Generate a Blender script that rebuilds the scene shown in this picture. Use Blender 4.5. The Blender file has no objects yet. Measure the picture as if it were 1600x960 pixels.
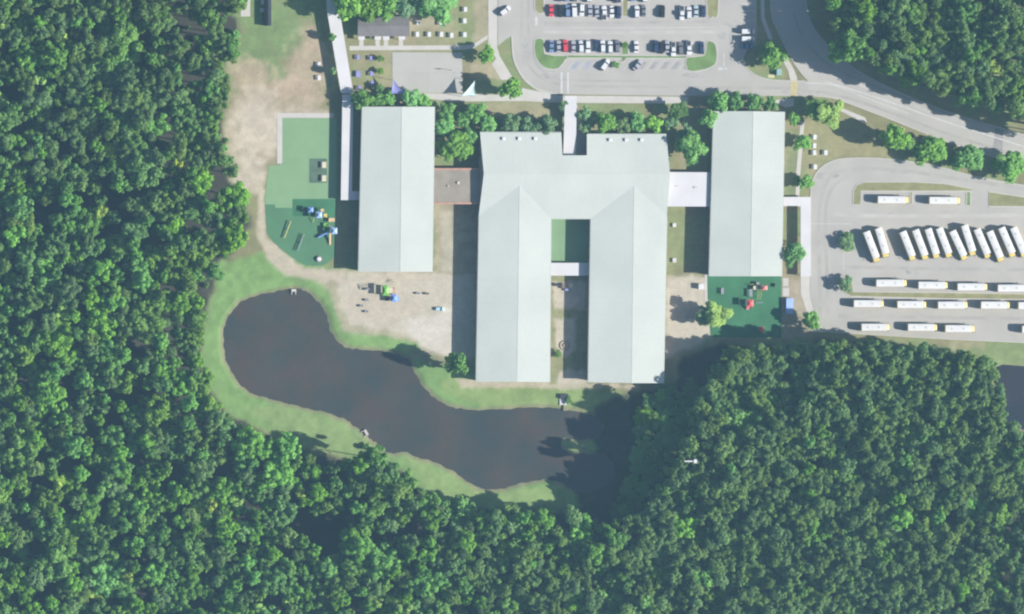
import bpy, bmesh, math, random
import numpy as np
from mathutils import Vector, Matrix
from mathutils.geometry import tessellate_polygon

# ------------------------------------------------------------------ camera, sky, sun, exposure
S = 0.25                      # metres on the ground for one pixel of the 1600 x 960 photograph
CAM_H, CAM_X = 2400.0, -480.0  # aircraft height and its offset to the west of the school
sc = bpy.context.scene
col = sc.collection
cd = bpy.data.cameras.new('survey_camera')
cd.sensor_width = 36.0
cd.lens = 36.0 * CAM_H / 400.0
cd.shift_x = -CAM_X / 400.0
cd.clip_start = 1.0
cd.clip_end = 8000.0
cam = bpy.data.objects.new('survey_camera', cd)
cam.location = (CAM_X, 0, CAM_H)
cam.rotation_euler = (0, 0, 0)
col.objects.link(cam)
sc.camera = cam

SUN_EL, SUN_AZ = math.radians(31.0), math.radians(100.0)   # azimuth clockwise from the top of the picture
w = bpy.data.worlds.new('World')
sc.world = w
w.use_nodes = True
nt = w.node_tree
sky = nt.nodes.new('ShaderNodeTexSky')
sky.sky_type = 'NISHITA'
sky.sun_disc = False
sky.sun_elevation = SUN_EL
sky.sun_rotation = SUN_AZ
bg = nt.nodes['Background']
bg.inputs['Strength'].default_value = 0.062
nt.links.new(sky.outputs[0], bg.inputs['Color'])
sd = bpy.data.lights.new('sun', 'SUN')
sd.energy = 4.6
sd.angle = math.radians(0.53)
sd.color = (1.0, 0.955, 0.89)
sun = bpy.data.objects.new('sun', sd)
sdir = Vector((math.sin(SUN_AZ) * math.cos(SUN_EL), math.cos(SUN_AZ) * math.cos(SUN_EL), math.sin(SUN_EL)))
sun.rotation_euler = sdir.to_track_quat('Z', 'Y').to_euler()
sun.location = sdir * 400
col.objects.link(sun)
vs = sc.view_settings
vs.view_transform = 'Standard'
vs.look = 'None'
vs.exposure = 0.84
vs.gamma = 1.0
vs.use_curve_mapping = False
sc.cycles.use_denoising = True
sc.cycles.filter_width = 2.2
sc.cycles.max_bounces = 6
sc.cycles.volume_bounces = 0
sc.cycles.sample_clamp_indirect = 4.0

R = math.radians
rnd = random.Random(7)
nrs = np.random.RandomState(11)

# ------------------------------------------------------------------ helpers
def P(px, py, z=0.0):
    """world point at height z seen at photograph pixel (px, py)"""
    k = (CAM_H - z) / CAM_H
    gx, gy = (px - 800) * S, (480 - py) * S
    return Vector((CAM_X + (gx - CAM_X) * k, gy * k, z))

def lin(r, g, b):
    f = lambda c: (c / 255 / 12.92) if c / 255 <= 0.04045 else ((c / 255 + 0.055) / 1.055) ** 2.4
    return (f(r), f(g), f(b))

def tag(o, label=None, cat=None, group=None, kind=None):
    if label: o['label'] = label
    if cat: o['category'] = cat
    if group: o['group'] = group
    if kind: o['kind'] = kind
    return o

def empty(name, loc=(0, 0, 0), rz=0.0):
    o = bpy.data.objects.new(name, None)
    o.location = loc
    o.rotation_euler = (0, 0, rz)
    o.empty_display_size = 0.3
    col.objects.link(o)
    return o

def link(name, me, parent=None, loc=(0, 0, 0), rz=0.0):
    o = bpy.data.objects.new(name, me)
    o.location = loc
    o.rotation_euler = (0, 0, rz)
    o.parent = parent
    col.objects.link(o)
    return o

def omat(o, m):
    """give one object its own material though it shares mesh data"""
    if not o.data.materials:
        o.data.materials.append(m)
    o.material_slots[0].link = 'OBJECT'
    o.material_slots[0].material = m
    return o

class MB:
    def __init__(s):
        s.v, s.f = [], []
    def add(s, vs_, fs_):
        n = len(s.v)
        s.v += [tuple(p) for p in vs_]
        s.f += [tuple(i + n for i in f) for f in fs_]
        return s
    def box(s, x0, x1, y0, y1, z0, z1, taper=0.0):
        t = taper
        v = [(x0, y0, z0), (x1, y0, z0), (x1, y1, z0), (x0, y1, z0),
             (x0 + t, y0 + t, z1), (x1 - t, y0 + t, z1), (x1 - t, y1 - t, z1), (x0 + t, y1 - t, z1)]
        return s.add(v, [(3, 2, 1, 0), (4, 5, 6, 7), (0, 1, 5, 4), (1, 2, 6, 5), (2, 3, 7, 6), (3, 0, 4, 7)])
    def tube(s, a, b, r0, r1=None, n=6):
        a, b = Vector(a), Vector(b)
        r1 = r0 if r1 is None else r1
        d = (b - a).normalized()
        u = d.orthogonal().normalized()
        w_ = d.cross(u)
        v = []
        for p, r in ((a, r0), (b, r1)):
            for i in range(n):
                t = 2 * math.pi * i / n
                v.append(p + (u * math.cos(t) + w_ * math.sin(t)) * r)
        f = [(i, (i + 1) % n, n + (i + 1) % n, n + i) for i in range(n)]
        f += [tuple(range(n))[::-1], tuple(range(n, 2 * n))]
        return s.add(v, f)
    def prism(s, pts, z0, z1):
        """closed outline extruded; top and bottom triangulated"""
        n = len(pts)
        p3 = [Vector((p[0], p[1], 0)) for p in pts]
        tri = tessellate_polygon([p3])
        v = [(p[0], p[1], z1) for p in pts] + [(p[0], p[1], z0) for p in pts]
        f = []
        for t in tri:
            a, b, c = [p3[i] for i in t]
            up = (b - a).cross(c - a).z > 0
            f.append(t if up else t[::-1])
            f.append(tuple(i + n for i in (t[::-1] if up else t)))
        area = sum(pts[i][0] * pts[(i + 1) % n][1] - pts[(i + 1) % n][0] * pts[i][1] for i in range(n))
        for i in range(n):
            j = (i + 1) % n
            q = (i, n + i, n + j, j)
            f.append(q if area > 0 else q[::-1])
        return s.add(v, f)
    def sheet(s, pts, z):
        p3 = [Vector((p[0], p[1], 0)) for p in pts]
        f = []
        for t in tessellate_polygon([p3]):
            a, b, c = [p3[i] for i in t]
            f.append(t if (b - a).cross(c - a).z > 0 else t[::-1])
        return s.add([(p[0], p[1], z) for p in pts], f)
    def mesh(s, name, m=None):
        me = bpy.data.meshes.new(name)
        me.from_pydata(s.v, [], s.f)
        me.update()
        if m: me.materials.append(m)
        return me
    def build(s, name, m=None, parent=None, loc=(0, 0, 0), rz=0.0):
        return link(name, s.mesh(name, m), parent, loc, rz)

def bevel_mesh(me, width=0.05, seg=2):
    bm = bmesh.new()
    bm.from_mesh(me)
    bmesh.ops.bevel(bm, geom=bm.edges[:], offset=width, segments=seg, affect='EDGES', profile=0.6)
    bm.to_mesh(me)
    bm.free()
    return me

def smooth_poly(pts, closed=True, k=4):
    """Catmull-Rom through the given points"""
    n = len(pts)
    out = []
    rng_ = range(n) if closed else range(n - 1)
    for i in rng_:
        g = lambda j: pts[j % n] if closed else pts[max(0, min(n - 1, j))]
        p0, p1, p2, p3 = [np.array(g(i + d), float) for d in (-1, 0, 1, 2)]
        for q in range(k):
            t = q / k
            out.append(tuple(0.5 * ((2 * p1) + (-p0 + p2) * t + (2 * p0 - 5 * p1 + 4 * p2 - p3) * t * t + (-p0 + 3 * p1 - 3 * p2 + p3) * t ** 3)))
    if not closed: out.append(tuple(pts[-1]))
    return out

def G(pts, z=0.0):
    return [tuple(P(x, y, z).xy) for x, y in pts]

def rect(x0, y0, x1, y1):
    return [(x0, y0), (x1, y0), (x1, y1), (x0, y1)]

# ------------------------------------------------------------------ materials
def mat(name, c, rough=0.8, var=0.12, scale=0.6, fine=0.06, fscale=6.0, bump=0.0, metal=0.0, spec=0.3, coat=0.0):
    m = bpy.data.materials.new(name)
    m.use_nodes = True
    t = m.node_tree
    b = t.nodes['Principled BSDF']
    b.inputs['Roughness'].default_value = rough
    b.inputs['Metallic'].default_value = metal
    b.inputs['Specular IOR Level'].default_value = spec
    b.inputs['Coat Weight'].default_value = coat
    co = t.nodes.new('ShaderNodeTexCoord')
    geo = t.nodes.new('ShaderNodeNewGeometry')
    n1 = t.nodes.new('ShaderNodeTexNoise'); n1.inputs['Scale'].default_value = scale; n1.inputs['Detail'].default_value = 4
    n2 = t.nodes.new('ShaderNodeTexNoise'); n2.inputs['Scale'].default_value = fscale; n2.inputs['Detail'].default_value = 3
    for n in (n1, n2): t.links.new(geo.outputs['Position'], n.inputs['Vector'])
    def rng(node, lo, hi):
        r = t.nodes.new('ShaderNodeMapRange')
        r.inputs['From Min'].default_value = 0.3; r.inputs['From Max'].default_value = 0.7
        r.inputs['To Min'].default_value = lo; r.inputs['To Max'].default_value = hi
        t.links.new(node.outputs['Fac'], r.inputs['Value'])
        return r
    a, bb = rng(n1, 1 - var, 1 + var), rng(n2, 1 - fine, 1 + fine)
    mu = t.nodes.new('ShaderNodeMath'); mu.operation = 'MULTIPLY'
    t.links.new(a.outputs[0], mu.inputs[0]); t.links.new(bb.outputs[0], mu.inputs[1])
    vm = t.nodes.new('ShaderNodeVectorMath'); vm.operation = 'SCALE'
    vm.inputs[0].default_value = c
    t.links.new(mu.outputs[0], vm.inputs['Scale'])
    t.links.new(vm.outputs[0], b.inputs['Base Color'])
    if bump:
        bp = t.nodes.new('ShaderNodeBump'); bp.inputs['Strength'].default_value = bump; bp.inputs['Distance'].default_value = 0.05
        t.links.new(n2.outputs['Fac'], bp.inputs['Height']); t.links.new(bp.outputs[0], b.inputs['Normal'])
    return m

def roof_mat(name, c, along='x', pitch=0.9, dirt=0.06):
    """standing seam metal: seams across, faint sheet to sheet tone and streaks running down the slope"""
    m = mat(name, c, rough=0.45, var=dirt, scale=0.05, fine=0.03, fscale=1.2, spec=0.35)
    t = m.node_tree
    b = t.nodes['Principled BSDF']
    geo = [n for n in t.nodes if n.type == 'NEW_GEOMETRY'][0]
    sx = t.nodes.new('ShaderNodeSeparateXYZ'); t.links.new(geo.outputs['Position'], sx.inputs[0])
    dv = t.nodes.new('ShaderNodeMath'); dv.operation = 'DIVIDE'; dv.inputs[1].default_value = pitch
    t.links.new(sx.outputs['X' if along == 'x' else 'Y'], dv.inputs[0])
    fl = t.nodes.new('ShaderNodeMath'); fl.operation = 'FLOOR'; t.links.new(dv.outputs[0], fl.inputs[0])
    wn = t.nodes.new('ShaderNodeTexWhiteNoise'); wn.noise_dimensions = '1D'; t.links.new(fl.outputs[0], wn.inputs['W'])
    mr = t.nodes.new('ShaderNodeMapRange'); mr.inputs['To Min'].default_value = 0.992; mr.inputs['To Max'].default_value = 1.006
    t.links.new(wn.outputs['Value'], mr.inputs['Value'])
    src = b.inputs['Base Color'].links[0].from_socket
    vm = t.nodes.new('ShaderNodeVectorMath'); vm.operation = 'SCALE'
    t.links.new(src, vm.inputs[0]); t.links.new(mr.outputs[0], vm.inputs['Scale'])
    t.links.new(vm.outputs[0], b.inputs['Base Color'])
    return m

def leaf_mat(name, c, dev=0.25, trans=0.25, hue=0.03):
    m = bpy.data.materials.new(name)
    m.use_nodes = True
    t = m.node_tree
    t.nodes.remove(t.nodes['Principled BSDF'])
    out = t.nodes['Material Output']
    geo = t.nodes.new('ShaderNodeNewGeometry')
    oi = t.nodes.new('ShaderNodeObjectInfo')
    hsv = t.nodes.new('ShaderNodeHueSaturation')
    hsv.inputs['Color'].default_value = (*c, 1)
    def mr(sock, lo, hi):
        r = t.nodes.new('ShaderNodeMapRange'); r.inputs['To Min'].default_value = lo; r.inputs['To Max'].default_value = hi
        t.links.new(sock, r.inputs['Value']); return r.outputs[0]
    v1 = mr(geo.outputs['Random Per Island'], 1 - dev, 1 + dev)
    v2 = mr(oi.outputs['Random'], 0.80, 1.26)
    mu = t.nodes.new('ShaderNodeMath'); mu.operation = 'MULTIPLY'
    t.links.new(v1, mu.inputs[0]); t.links.new(v2, mu.inputs[1])
    t.links.new(mu.outputs[0], hsv.inputs['Value'])
    wn = t.nodes.new('ShaderNodeTexWhiteNoise'); wn.noise_dimensions = '1D'
    t.links.new(oi.outputs['Random'], wn.inputs['W'])
    t.links.new(mr(wn.outputs['Value'], 0.5 - hue, 0.5 + hue), hsv.inputs['Hue'])
    t.links.new(mr(wn.outputs['Value'], 1.1, 0.85), hsv.inputs['Saturation'])
    d = t.nodes.new('ShaderNodeBsdfDiffuse'); tr = t.nodes.new('ShaderNodeBsdfTranslucent'); mx = t.nodes.new('ShaderNodeMixShader')
    mx.inputs[0].default_value = trans
    t.links.new(hsv.outputs[0], d.inputs[0]); t.links.new(hsv.outputs[0], tr.inputs[0])
    t.links.new(d.outputs[0], mx.inputs[1]); t.links.new(tr.outputs[0], mx.inputs[2])
    t.links.new(mx.outputs[0], out.inputs['Surface'])
    return m

M = {}
M['asphalt'] = mat('sun_bleached_asphalt', (0.405, 0.388, 0.358), 0.9, 0.07, 0.09, 0.05, 3.0)
M['road'] = mat('road_asphalt', (0.42, 0.402, 0.372), 0.9, 0.06, 0.08, 0.05, 3.0)
M['patch'] = mat('asphalt_patch', (0.31, 0.30, 0.295), 0.9, 0.12, 0.3, 0.05, 3.0)
M['concrete'] = mat('pale_concrete', (0.51, 0.485, 0.45), 0.85, 0.06, 0.25, 0.05, 3.0)
M['court'] = mat('court_concrete', (0.42, 0.41, 0.375), 0.85, 0.05, 0.12, 0.04, 2.0)
M['kerb'] = mat('kerb_concrete', (0.48, 0.46, 0.42), 0.85, 0.08, 0.3)
M['paint'] = mat('white_road_paint', (0.52, 0.52, 0.51), 0.7, 0.10, 0.5)
M['paint_yellow'] = mat('yellow_road_paint', (0.48, 0.42, 0.22), 0.7, 0.10, 0.5)
M['paint_blue'] = mat('faded_blue_paint', (0.33, 0.34, 0.40), 0.8, 0.10, 0.4)
M['turf_light'] = mat('faded_artificial_turf', (0.205, 0.335, 0.18), 0.95, 0.06, 0.12, 0.05, 3.0)
M['turf_dark'] = mat('green_rubber_turf', (0.085, 0.20, 0.105), 0.95, 0.10, 0.10, 0.06, 3.0)
M['turf_deep'] = mat('deep_green_turf', (0.05, 0.17, 0.082), 0.95, 0.16, 0.12, 0.06, 3.0)
M['mat_dark'] = mat('dark_rubber_mat', (0.055, 0.075, 0.06), 0.95, 0.15, 0.4)
M['dry'] = mat('dry_grass', (0.25, 0.245, 0.12), 0.95, 0.18, 0.25, 0.10, 2.5)
M['green'] = mat('mown_grass', (0.15, 0.24, 0.085), 0.95, 0.2, 0.22, 0.10, 2.5)
M['white'] = mat('white_enamel', (0.66, 0.66, 0.67), 0.5, 0.04, 0.4, 0.02)
M['canopy'] = mat('white_membrane_roof', (0.60, 0.59, 0.60), 0.6, 0.05, 0.15, 0.03)
M['roof_x'] = roof_mat('pale_metal_roof_wings', (0.500, 0.532, 0.492), 'y')
M['roof_y'] = roof_mat('pale_metal_roof_hall', (0.510, 0.542, 0.500), 'x')
M['trim'] = mat('roof_trim', (0.510, 0.542, 0.500), 0.5, 0.04, 0.4)
M['brick'] = mat('tan_brick', (0.34, 0.25, 0.20), 0.9, 0.12, 0.5, 0.1, 5.0)
M['redbrick'] = mat('red_brick_coping', (0.46, 0.27, 0.20), 0.9, 0.12, 0.5, 0.1, 5.0)
M['gravel'] = mat('gravel_roof', (0.29, 0.255, 0.21), 0.95, 0.13, 0.2, 0.08, 3.0)
M['shingle'] = mat('grey_shingle', (0.185, 0.175, 0.175), 0.95, 0.10, 0.25, 0.12, 2.2)
M['darkroof'] = mat('dark_shingle', (0.03, 0.035, 0.045), 0.95, 0.15, 0.5)
M['glass'] = mat('dark_glass', (0.03, 0.035, 0.045), 0.08, 0.05, 0.5, spec=0.6)
M['tyre'] = mat('tyre_rubber', (0.02, 0.02, 0.022), 0.9, 0.1, 2.0)
M['metal'] = mat('galvanised_metal', (0.35, 0.36, 0.37), 0.45, 0.08, 1.0, metal=0.6)
M['bark'] = mat('bark', (0.11, 0.085, 0.065), 0.95, 0.2, 1.0)
M['twig'] = leaf_mat('bare_twigs', (0.36, 0.345, 0.34), 0.3, 0.1, 0.02)
M['bus'] = mat('bus_yellow', (0.62, 0.49, 0.14), 0.35, 0.05, 0.5, coat=0.3)
M['busroof'] = mat('bus_white_roof', (0.67, 0.665, 0.665), 0.5, 0.05, 0.3, 0.02)
M['lamp'] = mat('headlamp', (0.6, 0.6, 0.58), 0.2, 0.02)
M['wood'] = mat('weathered_timber', (0.30, 0.24, 0.18), 0.9, 0.15, 1.0)
CARC = {'white': (0.66, 0.66, 0.68), 'silver': (0.38, 0.38, 0.42), 'grey': (0.17, 0.165, 0.19), 'navy': (0.035, 0.05, 0.11),
        'black': (0.022, 0.024, 0.03), 'red': (0.62, 0.055, 0.075), 'blue': (0.17, 0.24, 0.40), 'pale blue': (0.42, 0.50, 0.56), 'teal': (0.30, 0.44, 0.45)}
for k_, c_ in CARC.items():
    M['car_' + k_] = mat('car_paint_' + k_.replace(' ', '_'), c_, 0.3, 0.03, 0.5, 0.01, coat=0.4)
PLAYC = {'blue': (0.17, 0.30, 0.66), 'light_blue': (0.34, 0.46, 0.78), 'red': (0.66, 0.10, 0.10), 'pink': (0.66, 0.22, 0.22), 'tan': (0.62, 0.46, 0.26),
         'yellow': (0.60, 0.52, 0.14), 'green': (0.16, 0.42, 0.07), 'cream': (0.62, 0.57, 0.42), 'grey': (0.28, 0.28, 0.32), 'orange': (0.62, 0.25, 0.08),
         'dark': (0.05, 0.055, 0.07), 'teal': (0.55, 0.74, 0.71), 'violet': (0.28, 0.28, 0.58), 'sky': (0.38, 0.58, 0.74), 'brown': (0.20, 0.15, 0.12)}
for k_, c_ in PLAYC.items():
    M['p_' + k_] = mat('play_' + k_, c_, 0.5, 0.05, 0.6, 0.02)
LEAF = {
    'bright': leaf_mat('leaves_bright_green', (0.240, 0.490, 0.098), 0.14, 0.48, 0.016),
    'mid': leaf_mat('leaves_mid_green', (0.220, 0.405, 0.102), 0.14, 0.46, 0.018),
    'pine': leaf_mat('needles_olive', (0.195, 0.325, 0.102), 0.14, 0.44, 0.018),
    'lime': leaf_mat('leaves_yellow_green', (0.42, 0.58, 0.12), 0.18, 0.28),
    'yard': leaf_mat('leaves_yard_green', (0.240, 0.490, 0.120), 0.14, 0.36, 0.018),
    'sage': leaf_mat('leaves_grey_green', (0.26, 0.43, 0.20), 0.16, 0.40),
}

# ------------------------------------------------------------------ numpy noise and masks
def vnoise(x, y, seed):
    rs = np.random.RandomState(seed)
    tab = rs.rand(256, 256)
    xi, yi = np.floor(x).astype(int), np.floor(y).astype(int)
    fx, fy = x - xi, y - yi
    fx, fy = fx * fx * (3 - 2 * fx), fy * fy * (3 - 2 * fy)
    g = lambda a, b: tab[a % 256, b % 256]
    return (g(xi, yi) * (1 - fx) + g(xi + 1, yi) * fx) * (1 - fy) + (g(xi, yi + 1) * (1 - fx) + g(xi + 1, yi + 1) * fx) * fy

def fbm(x, y, seed, o=4):
    t, a, s_ = 0, 0.5, 0
    for i in range(o):
        t = t + a * vnoise(x * 2 ** i, y * 2 ** i, seed + i); s_ += a; a *= 0.5
    return t / s_

def sdist(px, py, poly):
    """signed distance in pixels, positive inside"""
    n = len(poly)
    d = np.full(px.shape, 1e9)
    ins = np.zeros(px.shape, bool)
    for i in range(n):
        x0, y0 = poly[i]; x1, y1 = poly[(i + 1) % n]
        dx, dy = x1 - x0, y1 - y0
        L = dx * dx + dy * dy + 1e-9
        t = np.clip(((px - x0) * dx + (py - y0) * dy) / L, 0, 1)
        d = np.minimum(d, np.hypot(px - x0 - t * dx, py - y0 - t * dy))
        c = ((y0 > py) != (y1 > py)) & (px < (x1 - x0) * (py - y0) / (y1 - y0 + 1e-12) + x0)
        ins ^= c
    return np.where(ins, d, -d)

def sstep(a, b, x):
    t = np.clip((x - a) / (b - a), 0, 1)
    return t * t * (3 - 2 * t)

# ------------------------------------------------------------------ ponds
_pz = [(70, 330), (75, 260), (100, 210), (150, 165), (210, 145), (270, 132), (320, 123), (362, 124), (400, 147), (440, 190), (460, 230), (470, 275),
       (490, 310), (520, 338), (570, 350), (640, 355), (700, 363), (748, 377), (768, 392), (790, 440), (820, 490), (860, 530), (910, 560), (970, 575),
       (1060, 577), (1150, 572), (1250, 568), (1330, 574), (1400, 585), (1462, 602), (1495, 640), (1475, 678), (1420, 690), (1352, 684), (1338, 712), (1372, 738), (1430, 742),
       (1505, 752), (1535, 800), (1505, 858), (1430, 888), (1380, 878), (1335, 852), (1280, 840), (1200, 850), (1130, 870), (1070, 878), (1015, 864), (950, 822), (880, 782), (800, 757), (745, 735),
       (690, 742), (645, 705), (612, 680), (565, 640), (520, 612), (450, 587), (370, 570), (280, 546), (190, 521), (140, 490), (103, 440), (80, 390)]
POND = smooth_poly([(320 + x / 2.4, 400 + y / 2.4) for x, y in _pz], True, 6)
POND = [(x + 1.3 * math.sin(i * 1.7) * math.sin(i * 0.61 + 1) + rnd.uniform(-.5, .5), y + 1.3 * math.sin(i * 1.3 + 2) * math.sin(i * 0.47) + rnd.uniform(-.5, .5)) for i, (x, y) in enumerate(POND)]
POND2 = smooth_poly([(1556, 574), (1600, 572), (1670, 571), (1680, 640), (1650, 690), (1600, 672), (1568, 655), (1558, 620)], True, 3)
WATER_Z = -0.45

# ------------------------------------------------------------------ the ground: one sheet, shaped and coloured
def axis(lo, hi, step, far):
    a = list(np.arange(lo, hi + 1e-6, step))
    e, d, p = [], step, hi
    while p < far:
        d *= 1.35; p = min(p + d, far); e.append(p)
    s_, d, p = [], step, lo
    while p > -far:
        d *= 1.35; p = max(p - d, -far); s_.append(p)
    return np.array(s_[::-1] + a + e)

gx, gy = axis(-212, 212, 0.8, 900), axis(-132, 132, 0.8, 900)
X, Y = np.meshgrid(gx, gy)
PXg, PYg = X / S + 800, 480 - Y / S
nA, nB, nC = fbm(PXg / 40, PYg / 40, 1), fbm(PXg / 12, PYg / 12, 9, 3), fbm(PXg / 110, PYg / 110, 21)
near = (np.abs(X) < 240) & (np.abs(Y) < 160)
sd1 = np.where(near, sdist(PXg, PYg, POND), -999) * S
sd2 = np.where(near, sdist(PXg, PYg, POND2), -999) * S
sdp = np.maximum(sd1, sd2)
Z = np.where(sdp > -2.2, WATER_Z * sstep(-2.2, 0, sdp), 0.0) - 1.6 * sstep(0, 5, sdp)
Z = Z + np.where(sdp < -12, 0, 0) - 0.0
C = np.zeros(X.shape + (3,))
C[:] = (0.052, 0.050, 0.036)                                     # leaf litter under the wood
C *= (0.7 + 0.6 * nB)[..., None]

def paint(mask, colour, dev=0.12, noise=None):
    noise = nB if noise is None else noise
    c = np.array(colour)[None, None, :] * (1 + dev * 2 * (noise - 0.5))[..., None]
    C[:] = C * (1 - mask[..., None]) + c * mask[..., None]

def pm(poly, soft=4, wob=6, strength=1.0, noise=None):
    noise = nA if noise is None else noise
    return strength * sstep(-soft, soft, sdist(PXg, PYg, poly) + wob * 2 * (noise - 0.5) + 9 * (nB - 0.5))

def em(cx, cy, rx, ry, soft=0.35, wob=0.5, strength=1.0):
    d = 1 - np.hypot((PXg - cx) / rx, (PYg - cy) / ry) + wob * 2 * (nA - 0.5) + 0.9 * (nB - 0.5)
    return strength * sstep(-soft, soft, d)

DRY, GREEN, LUSH, SAND, TAN, PALE, MUD = (0.255, 0.245, 0.125), (0.165, 0.245, 0.095), (0.180, 0.298, 0.100), (0.47, 0.425, 0.335), (0.34, 0.285, 0.185), (0.52, 0.49, 0.42), (0.19, 0.155, 0.115)
CAMPUS = [(372, -60), (372, 60), (352, 120), (345, 170), (352, 235), (370, 300), (392, 350), (345, 410), (315, 500), (318, 600), (365, 655), (450, 700),
          (560, 730), (620, 725), (690, 795), (900, 805), (1000, 720), (1055, 640), (1060, 565), (1110, 540), (1300, 535), (1500, 545), (1545, 565), (1560, 600), (1700, 640), (1700, -60)]
paint(pm(CAMPUS, 6, 10), DRY, 0.35, nA)
paint(pm(CAMPUS, 6, 10) * sstep(0.46, 0.60, nA) * 0.6, GREEN, 0.2)
paint(pm(CAMPUS, 6, 10) * sstep(0.54, 0.64, nC) * 0.5, TAN, 0.25)
# field in the upper left corner
for e in ((415, 75, 38, 70), (400, 20, 30, 60), (470, 10, 45, 22), (395, 95, 30, 18), (500, 40, 12, 30), (455, 70, 25, 25)):
    paint(em(*e, strength=0.8), GREEN, 0.3)
for e in ((480, 100, 34, 40), (470, 150, 55, 22), (445, 140, 40, 14), (395, 120, 30, 30), (490, 60, 12, 22)):
    paint(em(*e, strength=0.8), (0.41, 0.325, 0.23), 0.2)
SANDY = [(356, 165), (395, 130), (440, 165), (520, 170), (520, 182), (434, 180), (434, 255), (418, 262), (412, 300), (378, 298), (366, 255), (352, 215)]
paint(pm(SANDY, 9, 14), (0.41, 0.345, 0.255), 0.25)
paint(em(400, 205, 34, 56, strength=0.8), (0.49, 0.435, 0.345), 0.2)
paint(em(392, 270, 24, 36, strength=0.7), (0.49, 0.435, 0.345), 0.2)
# banks of the ponds
bank = sstep(-17, -10, sd1 + 5 * (nA - 0.5)) * pm(CAMPUS, 6, 10)
paint(bank, LUSH, 0.25)
paint(pm([(335, 410), (410, 390), (520, 440), (530, 470), (640, 525), (680, 560), (560, 560), (480, 460), (340, 500)], 5, 6), LUSH, 0.3)
paint(pm([(380, 640), (440, 630), (560, 660), (600, 700), (560, 720), (470, 700)], 6, 8, 0.8), (0.215, 0.295, 0.115), 0.25)
paint(pm([(690, 590), (960, 604), (960, 645), (760, 640), (690, 612)], 4, 4), (0.215, 0.295, 0.105), 0.25)
paint(pm([(620, 705), (700, 740), (760, 765), (890, 752), (893, 795), (690, 790)], 6, 8), (0.22, 0.315, 0.115), 0.2)
paint(sstep(-16, -12, sd2) * 0.7, (0.20, 0.27, 0.10), 0.25)
paint(sstep(-1.7, -0.5, sdp + 1.4 * (nB - 0.5)) * 0.75, (0.22, 0.19, 0.12), 0.3)
# worn sand and earth
PLAYSAND = [(524, 434), (560, 424), (710, 422), (745, 424), (745, 560), (700, 556), (662, 545), (640, 524), (600, 516), (546, 508), (534, 480)]
paint(pm([(500, 436), (740, 420), (742, 565), (690, 560), (640, 530), (535, 518), (515, 460)], 4, 4), (0.36, 0.33, 0.22), 0.2)
paint(pm(PLAYSAND, 5, 4), SAND, 0.12)
paint(em(600, 480, 60, 30, strength=0.4), (0.43, 0.365, 0.285), 0.15)
paint(pm([(630, 505), (706, 480), (712, 555), (665, 545)], 6, 5, 0.9), (0.54, 0.50, 0.43), 0.1)
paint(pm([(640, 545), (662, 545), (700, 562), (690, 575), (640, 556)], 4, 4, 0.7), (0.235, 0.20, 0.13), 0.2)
paint(pm([(405, 295), (415, 295), (416, 370), (440, 395), (475, 418), (520, 420), (540, 425), (545, 445), (520, 442), (450, 430), (415, 405), (400, 370)], 4, 5), (0.45, 0.395, 0.30), 0.15)
paint(pm([(680, 318), (748, 318), (748, 430), (680, 430)], 3, 3), (0.33, 0.30, 0.20), 0.25)
paint(pm([(690, 332), (706, 330), (706, 425), (690, 425)], 4, 3, 0.7), (0.43, 0.40, 0.31), 0.15)
paint(pm([(715, 594), (1000, 598), (1000, 610), (760, 606), (722, 604)], 3, 3), (0.42, 0.375, 0.27), 0.15)
paint(pm([(1042, 432), (1108, 428), (1112, 530), (1060, 552), (1036, 565), (1038, 440)], 5, 5), SAND, 0.12)
paint(pm([(1042, 322), (1070, 322), (1070, 420), (1042, 430)], 4, 4, 0.8), (0.225, 0.25, 0.115), 0.25)
paint(pm([(860, 430), (922, 430), (922, 600), (860, 600)], 3, 3), (0.25, 0.255, 0.13), 0.2)
paint(pm([(864, 440), (915, 440), (915, 485), (864, 485)], 3, 3), SAND, 0.1)
paint(pm([(866, 498), (900, 498), (900, 548), (882, 560), (870, 548)], 3, 3), SAND, 0.1)
paint(pm([(872, 578), (920, 578), (920, 600), (872, 600)], 3, 3), SAND, 0.1)
paint(pm([(860, 158), (760, 160), (750, 180), (860, 184)], 4, 4, 0.8), (0.33, 0.29, 0.18), 0.2)
paint(pm([(905, 160), (1005, 162), (1005, 182), (915, 182)], 5, 5, 0.8), (0.20, 0.25, 0.105), 0.2)
paint(pm([(1228, 200), (1250, 200), (1250, 305), (1228, 305)], 4, 4, 0.8), (0.205, 0.245, 0.12), 0.25)
paint(pm([(1250, 190), (1360, 190), (1400, 245), (1290, 250), (1262, 290)], 5, 6, 0.8), (0.30, 0.275, 0.145), 0.15)
paint(pm([(1222, 434), (1256, 434), (1290, 520), (1222, 528)], 4, 5, 0.8), (0.37, 0.315, 0.235), 0.15)
paint(pm([(552, 78), (610, 78), (610, 150), (560, 150)], 5, 6, 0.5), (0.30, 0.27, 0.15), 0.2)
paint(pm([(640, 28), (700, 28), (700, 46), (640, 46)], 5, 6, 0.7), (0.37, 0.325, 0.225), 0.2)
paint(pm([(738, -60), (764, -60), (764, 60), (742, 66)], 4, 4, 0.8), (0.36, 0.31, 0.21), 0.15)
paint(pm([(732, 98), (772, 100), (790, 122), (735, 122)], 4, 5, 0.8), (0.38, 0.32, 0.215), 0.15)
paint(pm([(1480, 532), (1700, 538), (1700, 574), (1540, 574), (1500, 555)], 3, 5, 0.8), (0.215, 0.265, 0.115), 0.2)
paint(pm([(1480, 531), (1540, 533), (1540, 545), (1490, 545)], 4, 5, 0.6), TAN, 0.2)
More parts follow.
